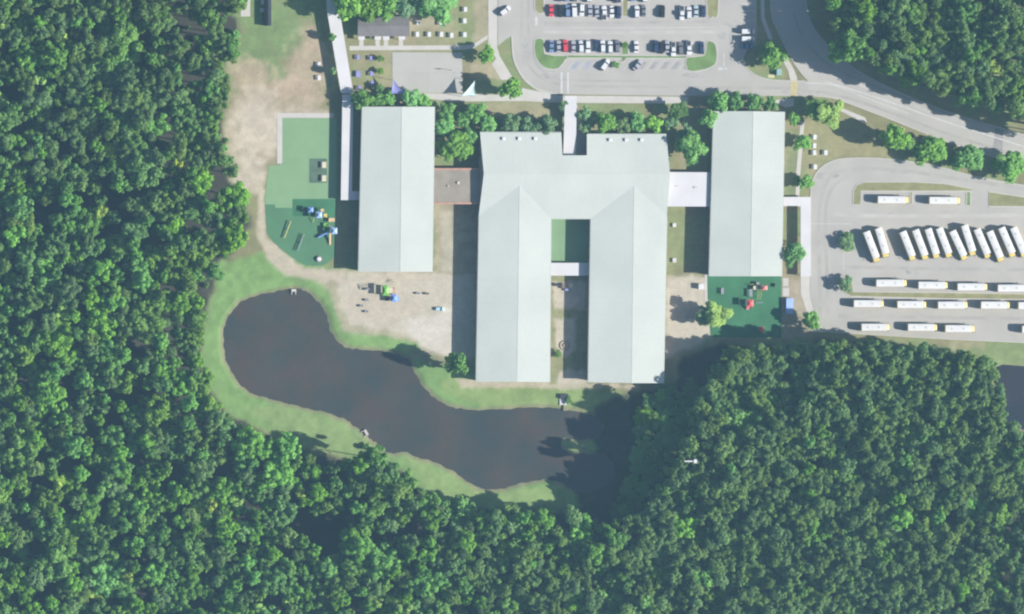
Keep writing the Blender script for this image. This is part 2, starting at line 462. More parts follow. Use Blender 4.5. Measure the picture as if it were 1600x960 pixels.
paint(pm([(960, 618), (1050, 604), (1110, 560), (1150, 560), (1100, 820), (900, 830), (905, 790), (900, 770), (925, 715), (935, 700), (925, 685), (930, 640)], 6, 6), (0.055, 0.062, 0.038), 0.3)  # tree shade east of the pond, put into the ground colour as dark litter
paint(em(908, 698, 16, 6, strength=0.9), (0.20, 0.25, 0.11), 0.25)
# bed of the ponds
paint(sstep(-0.1, 0.5, sdp), MUD, 0.2)

me = bpy.data.meshes.new('ground')
ny, nx = X.shape
co = np.stack([X, Y, Z], -1).reshape(-1, 3)
idx = np.arange(nx * ny).reshape(ny, nx)
quads = np.stack([idx[:-1, :-1], idx[:-1, 1:], idx[1:, 1:], idx[1:, :-1]], -1).reshape(-1, 4)
me.vertices.add(len(co)); me.vertices.foreach_set('co', co.astype(np.float32).ravel())
me.loops.add(quads.size); me.loops.foreach_set('vertex_index', quads.ravel().astype(np.int32))
me.polygons.add(len(quads)); me.polygons.foreach_set('loop_start', np.arange(0, quads.size, 4, dtype=np.int32))
me.polygons.foreach_set('loop_total', np.full(len(quads), 4, np.int32))
me.update(); me.validate()
ca = me.color_attributes.new('soil', 'FLOAT_COLOR', 'POINT')
ca.data.foreach_set('color', np.concatenate([C.reshape(-1, 3), np.ones((len(co), 1))], 1).astype(np.float32).ravel())
gm = mat('soil_and_grass', (1, 1, 1), 0.95, 0.07, 0.5, 0.10, 1.7, bump=0.3)
t_ = gm.node_tree
at = t_.nodes.new('ShaderNodeAttribute'); at.attribute_name = 'soil'
vmx = [n for n in t_.nodes if n.type == 'VECT_MATH'][0]
t_.links.new(at.outputs['Color'], vmx.inputs[0])
me.materials.append(gm)
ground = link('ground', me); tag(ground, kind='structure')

def water(name, poly, base):
    m = mat(name + '_surface', base, 0.12, 0.10, 0.05, 0.06, 1.6, bump=0.12, spec=0.5)
    t = m.node_tree
    nz = t.nodes.new('ShaderNodeTexNoise'); nz.inputs['Scale'].default_value = 0.045; nz.inputs['Detail'].default_value = 7; nz.inputs['Roughness'].default_value = 0.62
    ge = [n for n in t.nodes if n.type == 'NEW_GEOMETRY'][0]
    t.links.new(ge.outputs['Position'], nz.inputs['Vector'])
    rp = t.nodes.new('ShaderNodeValToRGB')
    rp.color_ramp.elements[0].position = 0.38; rp.color_ramp.elements[1].position = 0.62
    rp.color_ramp.elements[0].color = (base[0] * 0.74, base[1] * 0.96, base[2] * 1.0, 1); rp.color_ramp.elements[1].color = (base[0] * 1.22, base[1] * 1.0, base[2] * 0.9, 1)
    t.links.new(nz.outputs['Fac'], rp.inputs['Fac'])
    vm = [n for n in t.nodes if n.type == 'VECT_MATH'][0]
    t.links.new(rp.outputs['Color'], vm.inputs[0])
    o = MB().sheet(G(poly, WATER_Z), WATER_Z).build(name, m)
    return tag(o, kind='structure')
water('pond_water', POND, (0.064, 0.060, 0.054))
water('far_pond_water', POND2, (0.030, 0.034, 0.045))

# ------------------------------------------------------------------ roads, lots, pavements
def sheet(name, poly, z, m, parent=None):
    o = MB().sheet(G(poly, z), z).build(name, m, parent)
    if not parent: tag(o, kind='structure')
    return o

def ribbon(name, line, width, z0, z1, m, parent=None, closed=False):
    """a kerb: square bar following a line of pixels"""
    p = [np.array(P(x, y).xy) for x, y in line]
    n = len(p)
    L, Rr = [], []
    for i in range(n):
        a = p[i - 1] if (i > 0 or closed) else p[i]
        b = p[(i + 1) % n] if (i < n - 1 or closed) else p[i]
        d = b - a; d = d / (np.linalg.norm(d) + 1e-9)
        nn = np.array([-d[1], d[0]]) * width / 2
        L.append(p[i] + nn); Rr.append(p[i] - nn)
    mb = MB()
    v, f = [], []
    for i in range(n):
        v += [(*L[i], z1), (*Rr[i], z1), (*Rr[i], z0), (*L[i], z0)]
    for i in range(n if closed else n - 1):
        a, b = 4 * i, 4 * ((i + 1) % n)
        f += [(a, a + 1, b + 1, b), (a + 1, a + 2, b + 2, b + 1), (a + 3, a, b, b + 3)]
    mb.add(v, f)
    o = mb.build(name, m, parent)
    if not parent: tag(o, kind='structure')
    return o

lot = sheet('parking_lot', [(778, -60), (1181, -60), (1181, 70), (1166, 80), (1161, 92), (1168, 107), (1182, 118), (1205, 125), (1262, 127), (1262, 150.5), (1075, 150),
                            (870, 147.5), (842, 141), (822, 127), (809, 108), (802, 88), (800, 57), (790, 62), (778, 72)], 0.03, M['asphalt'])
roadL = smooth_poly([(1203, -60), (1205, 20), (1214, 46), (1228, 76), (1245, 105), (1262, 126)], False)
roadS = smooth_poly([(1262, 150), (1300, 153), (1340, 167), (1400, 190), (1470, 218), (1540, 242), (1690, 285)], False)
roadN = smooth_poly([(1690, 250), (1600, 212), (1500, 182), (1400, 142), (1330, 104), (1285, 62), (1262, 20), (1256, -60)], False)
road = sheet('main_road', roadL + roadS + roadN, 0.034, M['road'])
buslot_out = smooth_poly([(1266, 312), (1268, 290), (1275, 271), (1290, 257), (1312, 249), (1350, 247), (1400, 250), (1460, 259), (1520, 275), (1600, 290), (1690, 303)], False)
buslot = sheet('bus_lot', buslot_out + [(1690, 540), (1600, 535.5), (1480, 530), (1294, 519), (1284, 508), (1274, 490), (1266, 462)], 0.03, M['asphalt'])
ribbon('kerb', buslot_out, 0.35, 0.0, 0.14, M['kerb'], buslot)
ribbon('kerb', [(1690, 540), (1600, 535.5), (1480, 530), (1294, 519)], 0.35, 0.0, 0.14, M['kerb'], buslot)
ribbon('kerb', roadS[1:], 0.4, 0.0, 0.15, M['kerb'], road)
ribbon('kerb', roadN[:-1], 0.4, 0.0, 0.15, M['kerb'], road)
ribbon('kerb', roadL[:-1], 0.35, 0.0, 0.15, M['kerb'], road)
ribbon('kerb', smooth_poly([(1181, 70), (1166, 80), (1161, 92), (1168, 107), (1182, 118), (1205, 125), (1258, 127)], False), 0.35, 0.0, 0.14, M['kerb'], lot)
ribbon('kerb', [(1181, -60), (1181, 70)], 0.35, 0.0, 0.14, M['kerb'], lot)
ribbon('kerb', smooth_poly([(800, 57), (802, 88), (809, 108), (822, 127), (842, 141), (870, 147.5)], False), 0.7, 0.0, 0.14, M['kerb'], lot)
# worn lines and tyre tracks that belong to the paving
ribbon('centre_line', smooth_poly([(1290, 128), (1340, 143), (1400, 163), (1470, 188), (1520, 204), (1690, 258)], False), 0.45, 0.030, 0.044, M['paint'], road)
ribbon('edge_line', smooth_poly([(1258, 152 - 22), (1300, 133), (1350, 152), (1420, 178)], False), 0.3, 0.030, 0.042, M['paint'], road)
sheet('repair_patch', [(1556, 197), (1568, 201), (1566, 240), (1551, 236)], 0.040, M['patch'], road)
sheet('crosswalk', rect(1235, 127, 1246, 150), 0.046, M['paint_yellow'], lot)
for x0 in (858, 868):
    sheet('crosswalk', rect(x0 + 18, 113, x0 + 21, 146), 0.040, M['paint'], lot)
ribbon('lane_line', [(850, 44.5), (1120, 43)], 0.18, 0.028, 0.038, M['paint'], lot)
ribbon('lane_line', [(838, 40), (838, 27)], 1.0, 0.028, 0.038, M['paint'], lot)
ribbon('lane_line', [(1122, 108), (1136, 107)], 0.9, 0.028, 0.038, M['paint'], lot)
ribbon('lane_line', [(1131, 83), (1131, 108)], 0.3, 0.028, 0.038, M['paint'], lot)
for y in (6, 17.5, 32, 45):
    ribbon('parking_line', [(1158, y), (1180, y)], 0.28, 0.028, 0.038, M['paint'], lot)
ribbon('lane_line', [(1268, 350), (1330, 350)], 0.2, 0.028, 0.038, M['paint'], buslot)
ribbon('lane_line', [(1318, 395), (1318, 420)], 0.2, 0.028, 0.038, M['paint'], buslot)
line_me = MB().box(-0.05, 0.05, -2.6, 2.6, 0.0, 0.010).mesh('parking_line', M['paint'])
for row, xs in ((17, range(856, 1106, 1)), (73, range(856, 1106, 1)), (-6, range(856, 1106, 1))):
    x = 856.0
    while x < 1104:
        if not (967 < x < 983):
            p = P(x, row + (2 if row > 50 else 0))
            link('parking_line', line_me, lot, (p.x, p.y, 0.030))
        x += 10.55
aline = MB().box(-0.06, 0.06, -2.9, 2.9, 0.0, 0.010).mesh('angled_line', M['paint'])
for i in range(11):
    p = P(893 + i * 17.5, 101)
    link('parking_line', aline, lot, (p.x, p.y, 0.030), R(-38))
for i in range(11):
    x = 889 + i * 17.5
    if 920 < x < 985: continue
    sheet('blue_bay', [(x + 2, 108), (x + 10, 97), (x + 18, 97), (x + 10, 108)], 0.038, M['paint_blue'] if i < 3 else M['patch'], lot)
for x, y, a, b in ((1395, 336, 14, 3), (1290, 275, 20, 5), (1425, 425, 12, 5), (1410, 268, 24, 3), (1255, 144, 30, 3), (860, 118, 16, 6), (1085, 118, 20, 4), (1128, 56, 8, 6), (822, 80, 6, 22)):
    e = [(x + a * math.cos(q) * (1 + 0.2 * math.sin(3 * q + x)), y + b * math.sin(q)) for q in np.linspace(0, 2 * math.pi, 14)[:-1]]
    sheet('worn_patch', e, 0.036 if y < 160 else 0.036, mat('worn_asphalt', (0.37, 0.356, 0.335), 0.9, 0.2, 0.4), lot if y < 160 else buslot)

trk = mat('tyre_worn_asphalt', (0.378, 0.362, 0.336), 0.9, 0.10, 0.15, 0.05, 3.0)
trl = mat('polished_asphalt', (0.44, 0.424, 0.392), 0.9, 0.10, 0.15, 0.05, 3.0)
for par, wd, mt, ln in ((lot, 1.1, trk, [(815, -20), (815, 60), (820, 90), (840, 118), (880, 133), (1000, 136), (1250, 138)]), (lot, 0.9, trk, [(826, -20), (826, 60), (831, 88), (850, 112), (885, 125), (1000, 127)]),
                        (lot, 1.4, trl, [(848, 50), (960, 51), (1130, 50)]), (lot, 1.2, trk, [(850, 37), (980, 36), (1128, 36), (1142, 60), (1140, 90)]),
                        (buslot, 1.4, trk, [(1282, 500), (1280, 420), (1280, 330), (1292, 285), (1320, 266), (1400, 266), (1480, 277), (1690, 310)]), (buslot, 1.2, trk, [(1294, 490), (1292, 420), (1290, 330), (1302, 292), (1325, 276)]),
                        (buslot, 1.6, trl, [(1300, 335), (1400, 338), (1690, 336)]), (buslot, 1.4, trk, [(1300, 417), (1450, 420), (1690, 423)]), (buslot, 1.4, trk, [(1310, 494), (1450, 496), (1690, 500)]),
                        (road, 1.2, trl, [(1270, 108), (1330, 128), (1400, 155), (1500, 190), (1690, 243)]), (road, 1.0, trk, [(1240, 20), (1256, 60), (1300, 104), (1400, 148), (1500, 182), (1690, 238)]), (road, 1.1, trk, [(1280, 143), (1340, 158), (1420, 187), (1500, 216), (1690, 272)])):
    ribbon('tyre_track', smooth_poly(ln, False, 6), wd, 0.030, 0.0365, mt, par)
def island(poly, m='dry', kerb=True, name='grass_island'):
    o = sheet(name, poly, 0.11, M[m])
    ribbon('kerb', poly, 0.40, 0.0, 0.14, M['kerb'], o, True)
    return o
island(smooth_poly([(836, 62), (850, 62.5), (851, 84), (880, 87), (886, 89), (873, 107), (856, 108), (843, 100), (835, 84)], True, 2), 'green')
island([(884, 86), (1072, 87.5), (1072, 91.5), (884, 91)], 'green')
island([(971.5, 66), (982, 66), (982, 85.5), (971.5, 85.5)], 'green')
island([(972, 91.5), (978, 91.5), (975, 97), (969, 97)], 'green')
island(smooth_poly([(1104, 66), (1113, 65), (1119, 72), (1120, 95), (1112, 105), (1092, 111), (1074, 110), (1073, 90), (1100, 87)], True, 2), 'green')
island(smooth_poly([(1105, -50), (1122, -50), (1122, 22), (1114, 26.5), (1105, 24)], True, 2), 'dry')
island([(972.5, -50), (981, -50), (981, 25), (972.5, 25)], 'dry')
island([(836, -50), (850, -50), (850, 20), (842, 22), (835, 15)], 'dry')
island([(1333, 320), (1333, 299), (1339, 289), (1350, 284.5), (1427, 284.5), (1474, 287), (1519, 295), (1519, 299), (1345, 299), (1345, 320)], 'dry')
island(rect(1421.5, 300.5, 1425.5, 319), 'dry'); island(rect(1510, 300.5, 1516.5, 321), 'green')
island([(1545, 300), (1600, 308), (1690, 318), (1690, 324), (1545, 323)], 'dry')
island(smooth_poly([(1313, 366), (1323, 361), (1333, 366), (1334, 388), (1324, 395), (1313, 388)], True, 2), 'green')
island([(1312, 437), (1320, 433), (1330, 436), (1333, 456), (1480, 457.5), (1690, 461), (1690, 469), (1480, 467), (1330, 463.5), (1316, 456)], 'dry')

def pave(poly, z=0.045, m='concrete', name='pavement'):
    return sheet(name, poly, z, M[m])
pave([(816, 138), (842, 143), (870, 149.5), (1075, 151.5), (1075, 162), (880, 161), (815, 158), (700, 159), (660, 152), (655, 146), (740, 147), (800, 149), (812, 146)])
pave([(763, -60), (777, -60), (777, 74), (781, 88), (800, 120), (799, 125), (783, 125), (768, 100), (775, 92), (763, 70)], 0.041)
pave([(546, 72), (726, 71), (738, 70), (762, 55), (762, 61), (740, 76), (726, 78), (546, 79)], 0.05)
pave([(433, 177), (521, 177), (521, 184.5), (441, 184.5), (441, 256), (433, 256)], 0.05)
pave([(1251, 309), (1265.5, 309), (1265.5, 462), (1273, 490), (1283, 508), (1293, 519), (1268, 519), (1258, 480), (1251, 458)], 0.045)
pave([(1251, 190), (1257, 190), (1250, 280), (1249, 308), (1243, 308), (1244, 270)], 0.05)
pave([(1187, -60), (1194, -60), (1195, 28), (1208, 62), (1201, 62), (1189, 30)], 0.05)
pave(smooth_poly([(1222, 92), (1230, 92), (1241, 110), (1246, 126), (1235, 126), (1232, 112)], True, 2), 0.05)
pave([(1310, 172), (1318, 170), (1352, 184), (1355, 191), (1345, 190)], 0.05)
pave([(1203, 158), (1226, 155), (1240, 153), (1240, 166), (1228, 168)], 0.05)
pave(rect(376, -40, 391, 26), 0.05)
pave([(700, 88), (684, 88), (684, 90), (700, 90)], 0.05)
pave([(881, 160), (900, 160), (917, 205), (917, 245), (879, 245), (881, 205)], 0.055)
for x in (565, 590.5, 603.5, 627):
    pave(rect(x - 4, 60, x + 3, 72), 0.054)
court = sheet('sports_court', [(613, 82), (722, 82.5), (723, 145.5), (613, 145.5)], 0.06, M['court'])
ribbon('court_joint', [(668, 83), (668, 145)], 0.08, 0.055, 0.066, M['patch'], court)
ribbon('court_joint', [(614, 114), (722, 114)], 0.06, 0.055, 0.066, M['patch'], court)
pave([(1226, 308), (1252, 308), (1252, 323), (1226, 323)], 0.05)
pave(rect(1223, 435, 1232, 447.5), 0.06, 'concrete', 'paving_slab'); pave(rect(1223, 450, 1233, 463), 0.06, 'concrete', 'paving_slab')
pave(rect(1101, 429, 1105, 476), 0.05)
turf1 = sheet('faded_turf', [(441, 185), (526, 185), (526, 311), (457, 311), (457, 325), (430, 325), (430, 320), (414, 319.5), (413, 309), (417, 285), (420, 259), (434, 259), (441, 255)], 0.05, M['turf_light'])
turf2 = sheet('green_play_turf', [(414, 319.5), (430, 320), (430, 325), (457, 325), (457, 311), (526, 311), (524, 400), (516, 408), (506, 415), (490, 416), (475, 414), (460, 405), (442, 392), (427, 378), (417, 364)], 0.055, M['turf_dark'])
sheet('rubber_mat', rect(483, 248, 511, 286), 0.062, mat('worn_dark_mat', (0.095, 0.15, 0.105), 0.95, 0.2, 0.4), turf1)
sheet('deep_turf_patch', rect(457, 311.5, 522, 338), 0.062, M['turf_deep'], turf2)
sheet('deep_green_turf', [(1105, 430), (1221, 430), (1221, 527.5), (1111, 527.5), (1107, 490)], 0.055, M['turf_deep'])
sheet('courtyard_turf', rect(859, 340, 925, 412), 0.05, M['turf_light'])

# ------------------------------------------------------------------ buildings
def inset(poly, d):
    n = len(poly)
    p = [np.array(q, float) for q in poly]
    area = sum(p[i][0] * p[(i + 1) % n][1] - p[(i + 1) % n][0] * p[i][1] for i in range(n))
    s_ = 1 if area > 0 else -1
    out = []
    for i in range(n):
        a, b, c = p[i - 1], p[i], p[(i + 1) % n]
        d1, d2 = (b - a) / np.linalg.norm(b - a), (c - b) / np.linalg.norm(c - b)
        n1, n2 = np.array([-d1[1], d1[0]]) * s_, np.array([-d2[1], d2[0]]) * s_
        k = n1 + n2
        out.append(tuple(b + k * d / max(0.3, (1 + n1.dot(n2)))))
    return out

def slope(name, pts, zb, m, parent):
    """one roof slope, solid down to the level zb"""
    top = [P(*p) for p in pts]
    n = len(top)
    tri = tessellate_polygon([[Vector((v.x, v.y, 0)) for v in top]])
    f = []
    for t in tri:
        a, b, c = [top[i] for i in t]
        f.append(t if (b - a).cross(c - a).z > 0 else t[::-1])
    area = sum(top[i].x * top[(i + 1) % n].y - top[(i + 1) % n].x * top[i].y for i in range(n))
    for i in range(n):
        j = (i + 1) % n
        q = (i, n + i, n + j, j)
        f.append(q if area > 0 else q[::-1])
    f += [tuple(i + n for i in t[::-1]) for t in f[:len(tri)]]
    return MB().add(top + [Vector((v.x, v.y, zb)) for v in top], f).build(name, m, parent)

def bar(name, a, b, w_, h, m, parent, lift=0.0):
    a, b = P(*a), P(*b)
    d = (b - a); L = d.length
    u = d.normalized(); s_ = Vector((-u.y, u.x, 0)).normalized() * w_ / 2
    z = Vector((0, 0, lift)); hz = Vector((0, 0, h))
    v = [a - s_ + z, b - s_ + z, b + s_ + z, a + s_ + z]
    v += [q + hz for q in v]
    return MB().add(v, [(3, 2, 1, 0), (4, 5, 6, 7), (0, 1, 5, 4), (1, 2, 6, 5), (2, 3, 7, 6), (3, 0, 4, 7)]).build(name, m, parent)

win_mb = MB().box(-0.9, 0.9, -0.06, 0.06, -0.7, 0.7)
win_me = win_mb.mesh('window', M['glass'])
frm = MB()
for b in ((-1.0, -0.9, -0.7, 0.7), (0.9, 1.0, -0.7, 0.7), (-1.0, 1.0, 0.7, 0.8), (-1.0, 1.0, -0.8, -0.7), (-0.04, 0.04, -0.7, 0.7)):
    frm.box(b[0], b[1], -0.08, 0.08, b[2], b[3])
frm_me = frm.mesh('window_frame', M['white'])
door_me = MB().box(-0.95, 0.95, -0.06, 0.06, 0.0, 2.15).mesh('door', M['p_grey'])

def openings(parent, poly, z=1.7, step=4.2, least=7.0, doors=()):
    n = len(poly)
    for i in range(n):
        a, b = Vector((*poly[i], 0)), Vector((*poly[(i + 1) % n], 0))
        L = (b - a).length
        if L < least: continue
        k = int((L - 2) // step)
        ang = math.atan2(b.y - a.y, b.x - a.x)
        for j in range(k):
            p = a + (b - a) * ((j + 0.5) / k)
            if (i, j) in doors:
                link('door', door_me, parent, (p.x, p.y, 0.06), ang)
            else:
                wo = link('window', win_me, parent, (p.x, p.y, z), ang)
                link('frame', frm_me, wo)

def walls(parent, outline, z, ztop, m, ins=0.55, doors=((0, 1),)):
    poly = inset([tuple(P(x, y, z).xy) for x, y in outline], ins)
    MB().prism(poly, 0.0, ztop).build('wall', m, parent)
    openings(parent, poly, doors=doors)

def pavilion(label, c, ridge, E, Rr):
    (x0, y0), (x1, y1), (x2, y2), (x3, y3) = c          # NW NE SE SW corners of the eaves
    (ra, rya), (rb, ryb) = ridge
    b = empty('classroom_building', P((x0 + x2) / 2, (y0 + y2) / 2))
    b_inv = -b.location
    tag(b, label, 'building', 'long classroom buildings with pale metal roofs')
    parts = []
    before = set(col.objects)
    slope('roof_slope', [(x0, y0, E), (ra, rya, Rr), (rb, ryb, Rr), (x3, y3, E)], E - 0.3, M['roof_x'], b)
    slope('roof_slope', [(ra, rya, Rr), (x1, y1, E), (x2, y2, E), (rb, ryb, Rr)], E - 0.3, M['roof_x'], b)
    bar('ridge_cap', (ra, rya, Rr), (rb, ryb, Rr), 0.35, 0.06, M['trim'], b, -0.02)
    bar('gutter', (x0 - 0.5, y0, E), (x3 - 0.5, y3, E), 0.16, 0.14, M['trim'], b, -0.2)
    bar('gutter', (x1 + 0.5, y1, E), (x2 + 0.5, y2, E), 0.16, 0.14, M['trim'], b, -0.2)
    walls(b, c, E, E - 0.3, M['brick'])
    for o in set(col.objects) - before:
        if o.parent is b: o.location = Vector(o.location) + b_inv
    return b

E = 5.3
pavilion('long pale metal-roofed classroom building between the left play turf and the central building',
         [(566, 167), (679, 167), (675.5, 425), (560, 425)], [(628, 167), (625.5, 425)], E, 6.2)
pavilion('long pale metal-roofed classroom building right of the central building, beside the bus lot',
         [(1115, 174), (1226, 175), (1221.5, 432), (1108, 432)], [(1177, 174), (1173, 432)], E, 6.2)

hall = empty('school_building', P(900, 300))
tag(hall, 'large pale metal-roofed school building in the centre with two long parallel wings', 'building')
hb = set(col.objects)
RC, RW = 6.55, 6.22
slope('roof_slope', [(750, 207, E), (877, 207.5, E), (879, 243, 5.99), (917, 243, 5.99), (917, 210, E), (1041, 210, E), (1047, 272, RC), (756, 272, RC)], E - 0.3, M['roof_y'], hall)
slope('roof_slope', [(756, 272, RC), (1047, 272, RC), (1042, 337, 5.38), (991, 290, RW), (923, 342, E), (861, 342, E), (812, 290, RW), (748, 337, 5.38)], E - 0.3, M['roof_y'], hall)
slope('roof_slope', [(748, 337, 5.38), (812, 290, RW), (808, 597, RW), (744, 597, E)], E - 0.3, M['roof_x'], hall)
slope('roof_slope', [(812, 290, RW), (861, 342, E), (859, 597.5, E), (808, 597, RW)], E - 0.3, M['roof_x'], hall)
slope('roof_slope', [(923, 342, E), (991, 290, RW), (987, 599, RW), (919, 597.5, E)], E - 0.3, M['roof_x'], hall)
slope('roof_slope', [(991, 290, RW), (1042, 337, 5.38), (1037, 599, E), (987, 599, RW)], E - 0.3, M['roof_x'], hall)
for a, b in (((756, 272, RC), (1047, 272, RC)), ((812, 290, RW), (808, 597, RW)), ((991, 290, RW), (987, 599, RW))):
    bar('ridge_cap', a, b, 0.3, 0.05, M['trim'], hall, -0.02)
for a, b in (((747.4, 338, E), (743.4, 597, E)), ((861.6, 343, E), (859.6, 597, E)), ((922.5, 343, E), (918.5, 597, E)), ((1042.5, 338, E), (1037.5, 598, E)),
             ((750, 206.5, E), (877, 206.5, E)), ((917.5, 209.5, E), (1041, 209.5, E)), ((862, 342.6, E), (922, 342.6, E))):
    bar('gutter', a, b, 0.16, 0.14, M['trim'], hall, -0.2)
walls(hall, [(750, 207), (877, 207.5), (879, 243), (917, 243), (917, 210), (1041, 210), (1042, 337), (1037, 598), (919, 597), (923, 342), (861, 342), (859, 597), (744, 597), (748, 337)], E, E - 0.3, M['brick'],
      doors=((2, 0), (7, 1), (11, 1), (9, 1)))
vent = MB().box(-0.45, 0.45, -0.5, 0.5, -0.25, 0.45, 0.08)
vent_me = vent.mesh('roof_vent', M['trim'])
cap_me = MB().box(-0.62, 0.62, -0.62, 0.62, 0.45, 0.55, 0.12).mesh('vent_cap', M['white'])
for x, y in ((786.5, 217), (811, 217), (836, 217), (953, 219), (978, 219), (1002, 219)):
    p = P(x, y, 5.5)
    v = link('roof_vent', vent_me, hall, p)
    link('vent_cap', cap_me, v)
for o in set(col.objects) - hb:
    if o.parent is hall: o.location = Vector(o.location) - hall.location

def slab_building(name, label, cat, outline, z, m, wall_m, coping=None, extra=None, thick=0.3):
    b = empty(name, P(outline[0][0], outline[0][1]))
    tag(b, label, cat)
    b4 = set(col.objects)
    poly = [tuple(P(x, y, z).xy) for x, y in outline]
    MB().prism(poly, z - thick, z).build('roof', m, b)
    MB().prism(inset(poly, 0.35), 0.0, z - thick).build('wall', wall_m, b)
    for a, c in (coping or ()):
        bar('coping', (*a, z), (*c, z), 0.75, 0.35, M['redbrick'], b, -0.1)
    for o in set(col.objects) - b4:
        if o.parent is b: o.location = Vector(o.location) - b.location
    return b
lk = slab_building('link_building', 'brown gravel-roofed link with red brick edges between left classroom building and central building', 'building',
                   [(677, 264), (752, 264), (748, 319), (676, 319)], 3.6, M['gravel'], M['brick'], [((677, 264.5), (752, 264.5)), ((676.5, 318), (748, 318))])
for x, y, s_ in ((700, 291, 0.5), (716, 286, 0.9)):
    p = P(x, y, 3.6); MB().box(-s_ / 2, s_ / 2, -s_ / 2, s_ / 2, -0.02, 0.45).build('roof_unit', M['p_cream'], lk, p - lk.location)
lk = slab_building('link_building', 'flat white-roofed link joining central building to right-hand classroom building', 'building',
                   [(1040, 269), (1110, 269.5), (1109, 323), (1040, 323)], 4.3, M['canopy'], M['brick'])
for x, y, a, b in ((1087, 293, 1.6, 0.8), (1058, 291, 1.0, 0.4)):
    p = P(x, y, 4.3); MB().box(-a / 2, a / 2, -b / 2, b / 2, -0.02, 0.25, 0.1).build('roof_unit', M['trim'], lk, p - lk.location)

def canopy(label, outline, z, m=None, step=5.0, edges=None, group=None, name='walkway_canopy', thick=0.18):
    b = empty(name, P(outline[0][0], outline[0][1]))
    tag(b, label, 'canopy', group)
    poly = [tuple(P(x, y, z).xy) for x, y in outline]
    o = MB().prism([(p[0] - b.location.x, p[1] - b.location.y) for p in poly], z - thick, z).build('roof', m or M['canopy'], b)
    pm_ = MB().tube((0, 0, 0), (0, 0, z - thick), 0.09).mesh('post', M['metal'])
    ip = inset(poly, 0.3)
    n = len(ip)
    for i in (edges if edges is not None else range(n)):
        a, c = Vector(ip[i]), Vector(ip[(i + 1) % n])
        k = max(1, int((c - a).length // step))
        for j in range(k + 1):
            q = a + (c - a) * j / k
            link('post', pm_, b, (q.x - b.location.x, q.y - b.location.y, 0))
    return b
canopy('wide white covered walkway slanting past the grey-roofed house at the top', [(508, -30), (528, -30), (531, 18), (551, 140), (552, 146), (533, 146), (511, 18)], 3.0, edges=(2, 5))
canopy('narrow white covered walkway along the left side of left classroom building', [(535, 148), (552, 148), (550, 299), (564, 299), (563, 313), (532.5, 313)], 2.8, edges=(1, 5))
canopy('short white canopy bridging the courtyard between the two wings', [(858, 411), (926, 411), (926, 431), (858, 431)], 3.0, edges=(0, 2))
canopy('white entrance canopy leading from the drop-off lane to the notch of central building', [(883, 150), (901, 150), (900, 246), (880, 246)], 3.1, edges=(1, 3))
canopy('white covered walkway along the left edge of bus lot with short arm', [(1219, 308), (1267, 308), (1267, 432), (1251, 432), (1251, 322), (1219, 322)], 2.9, edges=(1, 3))

# grey-roofed house
hs = empty('house', P(599, 42)); tag(hs, 'small house with grey shingle gable roof above the sports court', 'house')
b4 = set(col.objects)
slope('roof_slope', [(559, 23, 3.1), (640, 23, 3.1), (640, 41, 4.6), (559, 41, 4.6)], 2.95, M['shingle'], hs)
slope('roof_slope', [(559, 41, 4.6), (640, 41, 4.6), (640, 57, 3.1), (559, 57, 3.1)], 2.95, M['shingle'], hs)
bar('ridge_cap', (559, 41, 4.6), (640, 41, 4.6), 0.4, 0.06, M['shingle'], hs, -0.01)
walls(hs, [(559, 23), (640, 23), (640, 57), (559, 57)], 3.1, 2.95, M['p_cream'], 0.5)
for x in (565, 590.5, 603.5, 628):
    p = P(x, 59.5, 2.5)
    po = MB().box(-1.25, 1.25, -0.7, 0.9, -0.12, 0.0).build('porch_roof', M['canopy'], hs, p)
    for sx in (-1.1, 1.1):
        MB().tube((sx, -0.55, -2.5), (sx, -0.55, -0.12), 0.07).build('porch_post', M['white'], po)
for o in set(col.objects) - b4:
    if o.parent is hs: o.location = Vector(o.location) - hs.location
# dark shed upper left
shd = empty('storage_shed', P(417, 20)); tag(shd, 'dark-roofed narrow shed at the top of the grass field by the wood', 'shed')
p0, p1 = P(411, 38, 2.3), P(422, -4, 2.3)
hx, hy = (p1.x - p0.x) / 2, (p1.y - p0.y) / 2
MB().box(-hx + .15, hx - .15, -hy + .15, hy - .15, 0, 2.2).build('wall', M['p_brown'], shd)
MB().add([(-hx, -hy, 2.2), (hx, -hy, 2.2), (hx, hy, 2.2), (-hx, hy, 2.2), (0, -hy, 2.8), (0, hy, 2.8)], [(0, 4, 5, 3), (1, 2, 5, 4), (0, 1, 4), (2, 3, 5), (0, 3, 2, 1)]).build('roof', M['darkroof'], shd)
MB().box(-0.5, 0.5, -hy + .08, -hy + .15, 0, 1.9).build('door', M['p_grey'], shd)

# ------------------------------------------------------------------ buses
def loft(sections, n=None):
    """closed rings of equal length joined along x, ends capped"""
    mb = MB()
    v = [q for s_ in sections for q in s_]
    k = len(sections[0])
    f = []
    for i in range(len(sections) - 1):
        for j in range(k):
            f.append((i * k + j, (i + 1) * k + j, (i + 1) * k + (j + 1) % k, i * k + (j + 1) % k))
    f.append(tuple(range(k))); f.append(tuple(range((len(sections) - 1) * k, len(sections) * k))[::-1])
    return mb.add(v, f)

def ring(x, hw, z0, z1, r=0.15, crown=0.0):
    return [(x, -hw, z0), (x, -hw, z1 - r), (x, -hw + r, z1), (x, 0, z1 + crown), (x, hw - r, z1), (x, hw, z1 - r), (x, hw, z0)]

def fixn(me):
    bm = bmesh.new(); bm.from_mesh(me); bmesh.ops.recalc_face_normals(bm, faces=bm.faces[:]); bm.to_mesh(me); bm.free(); return me

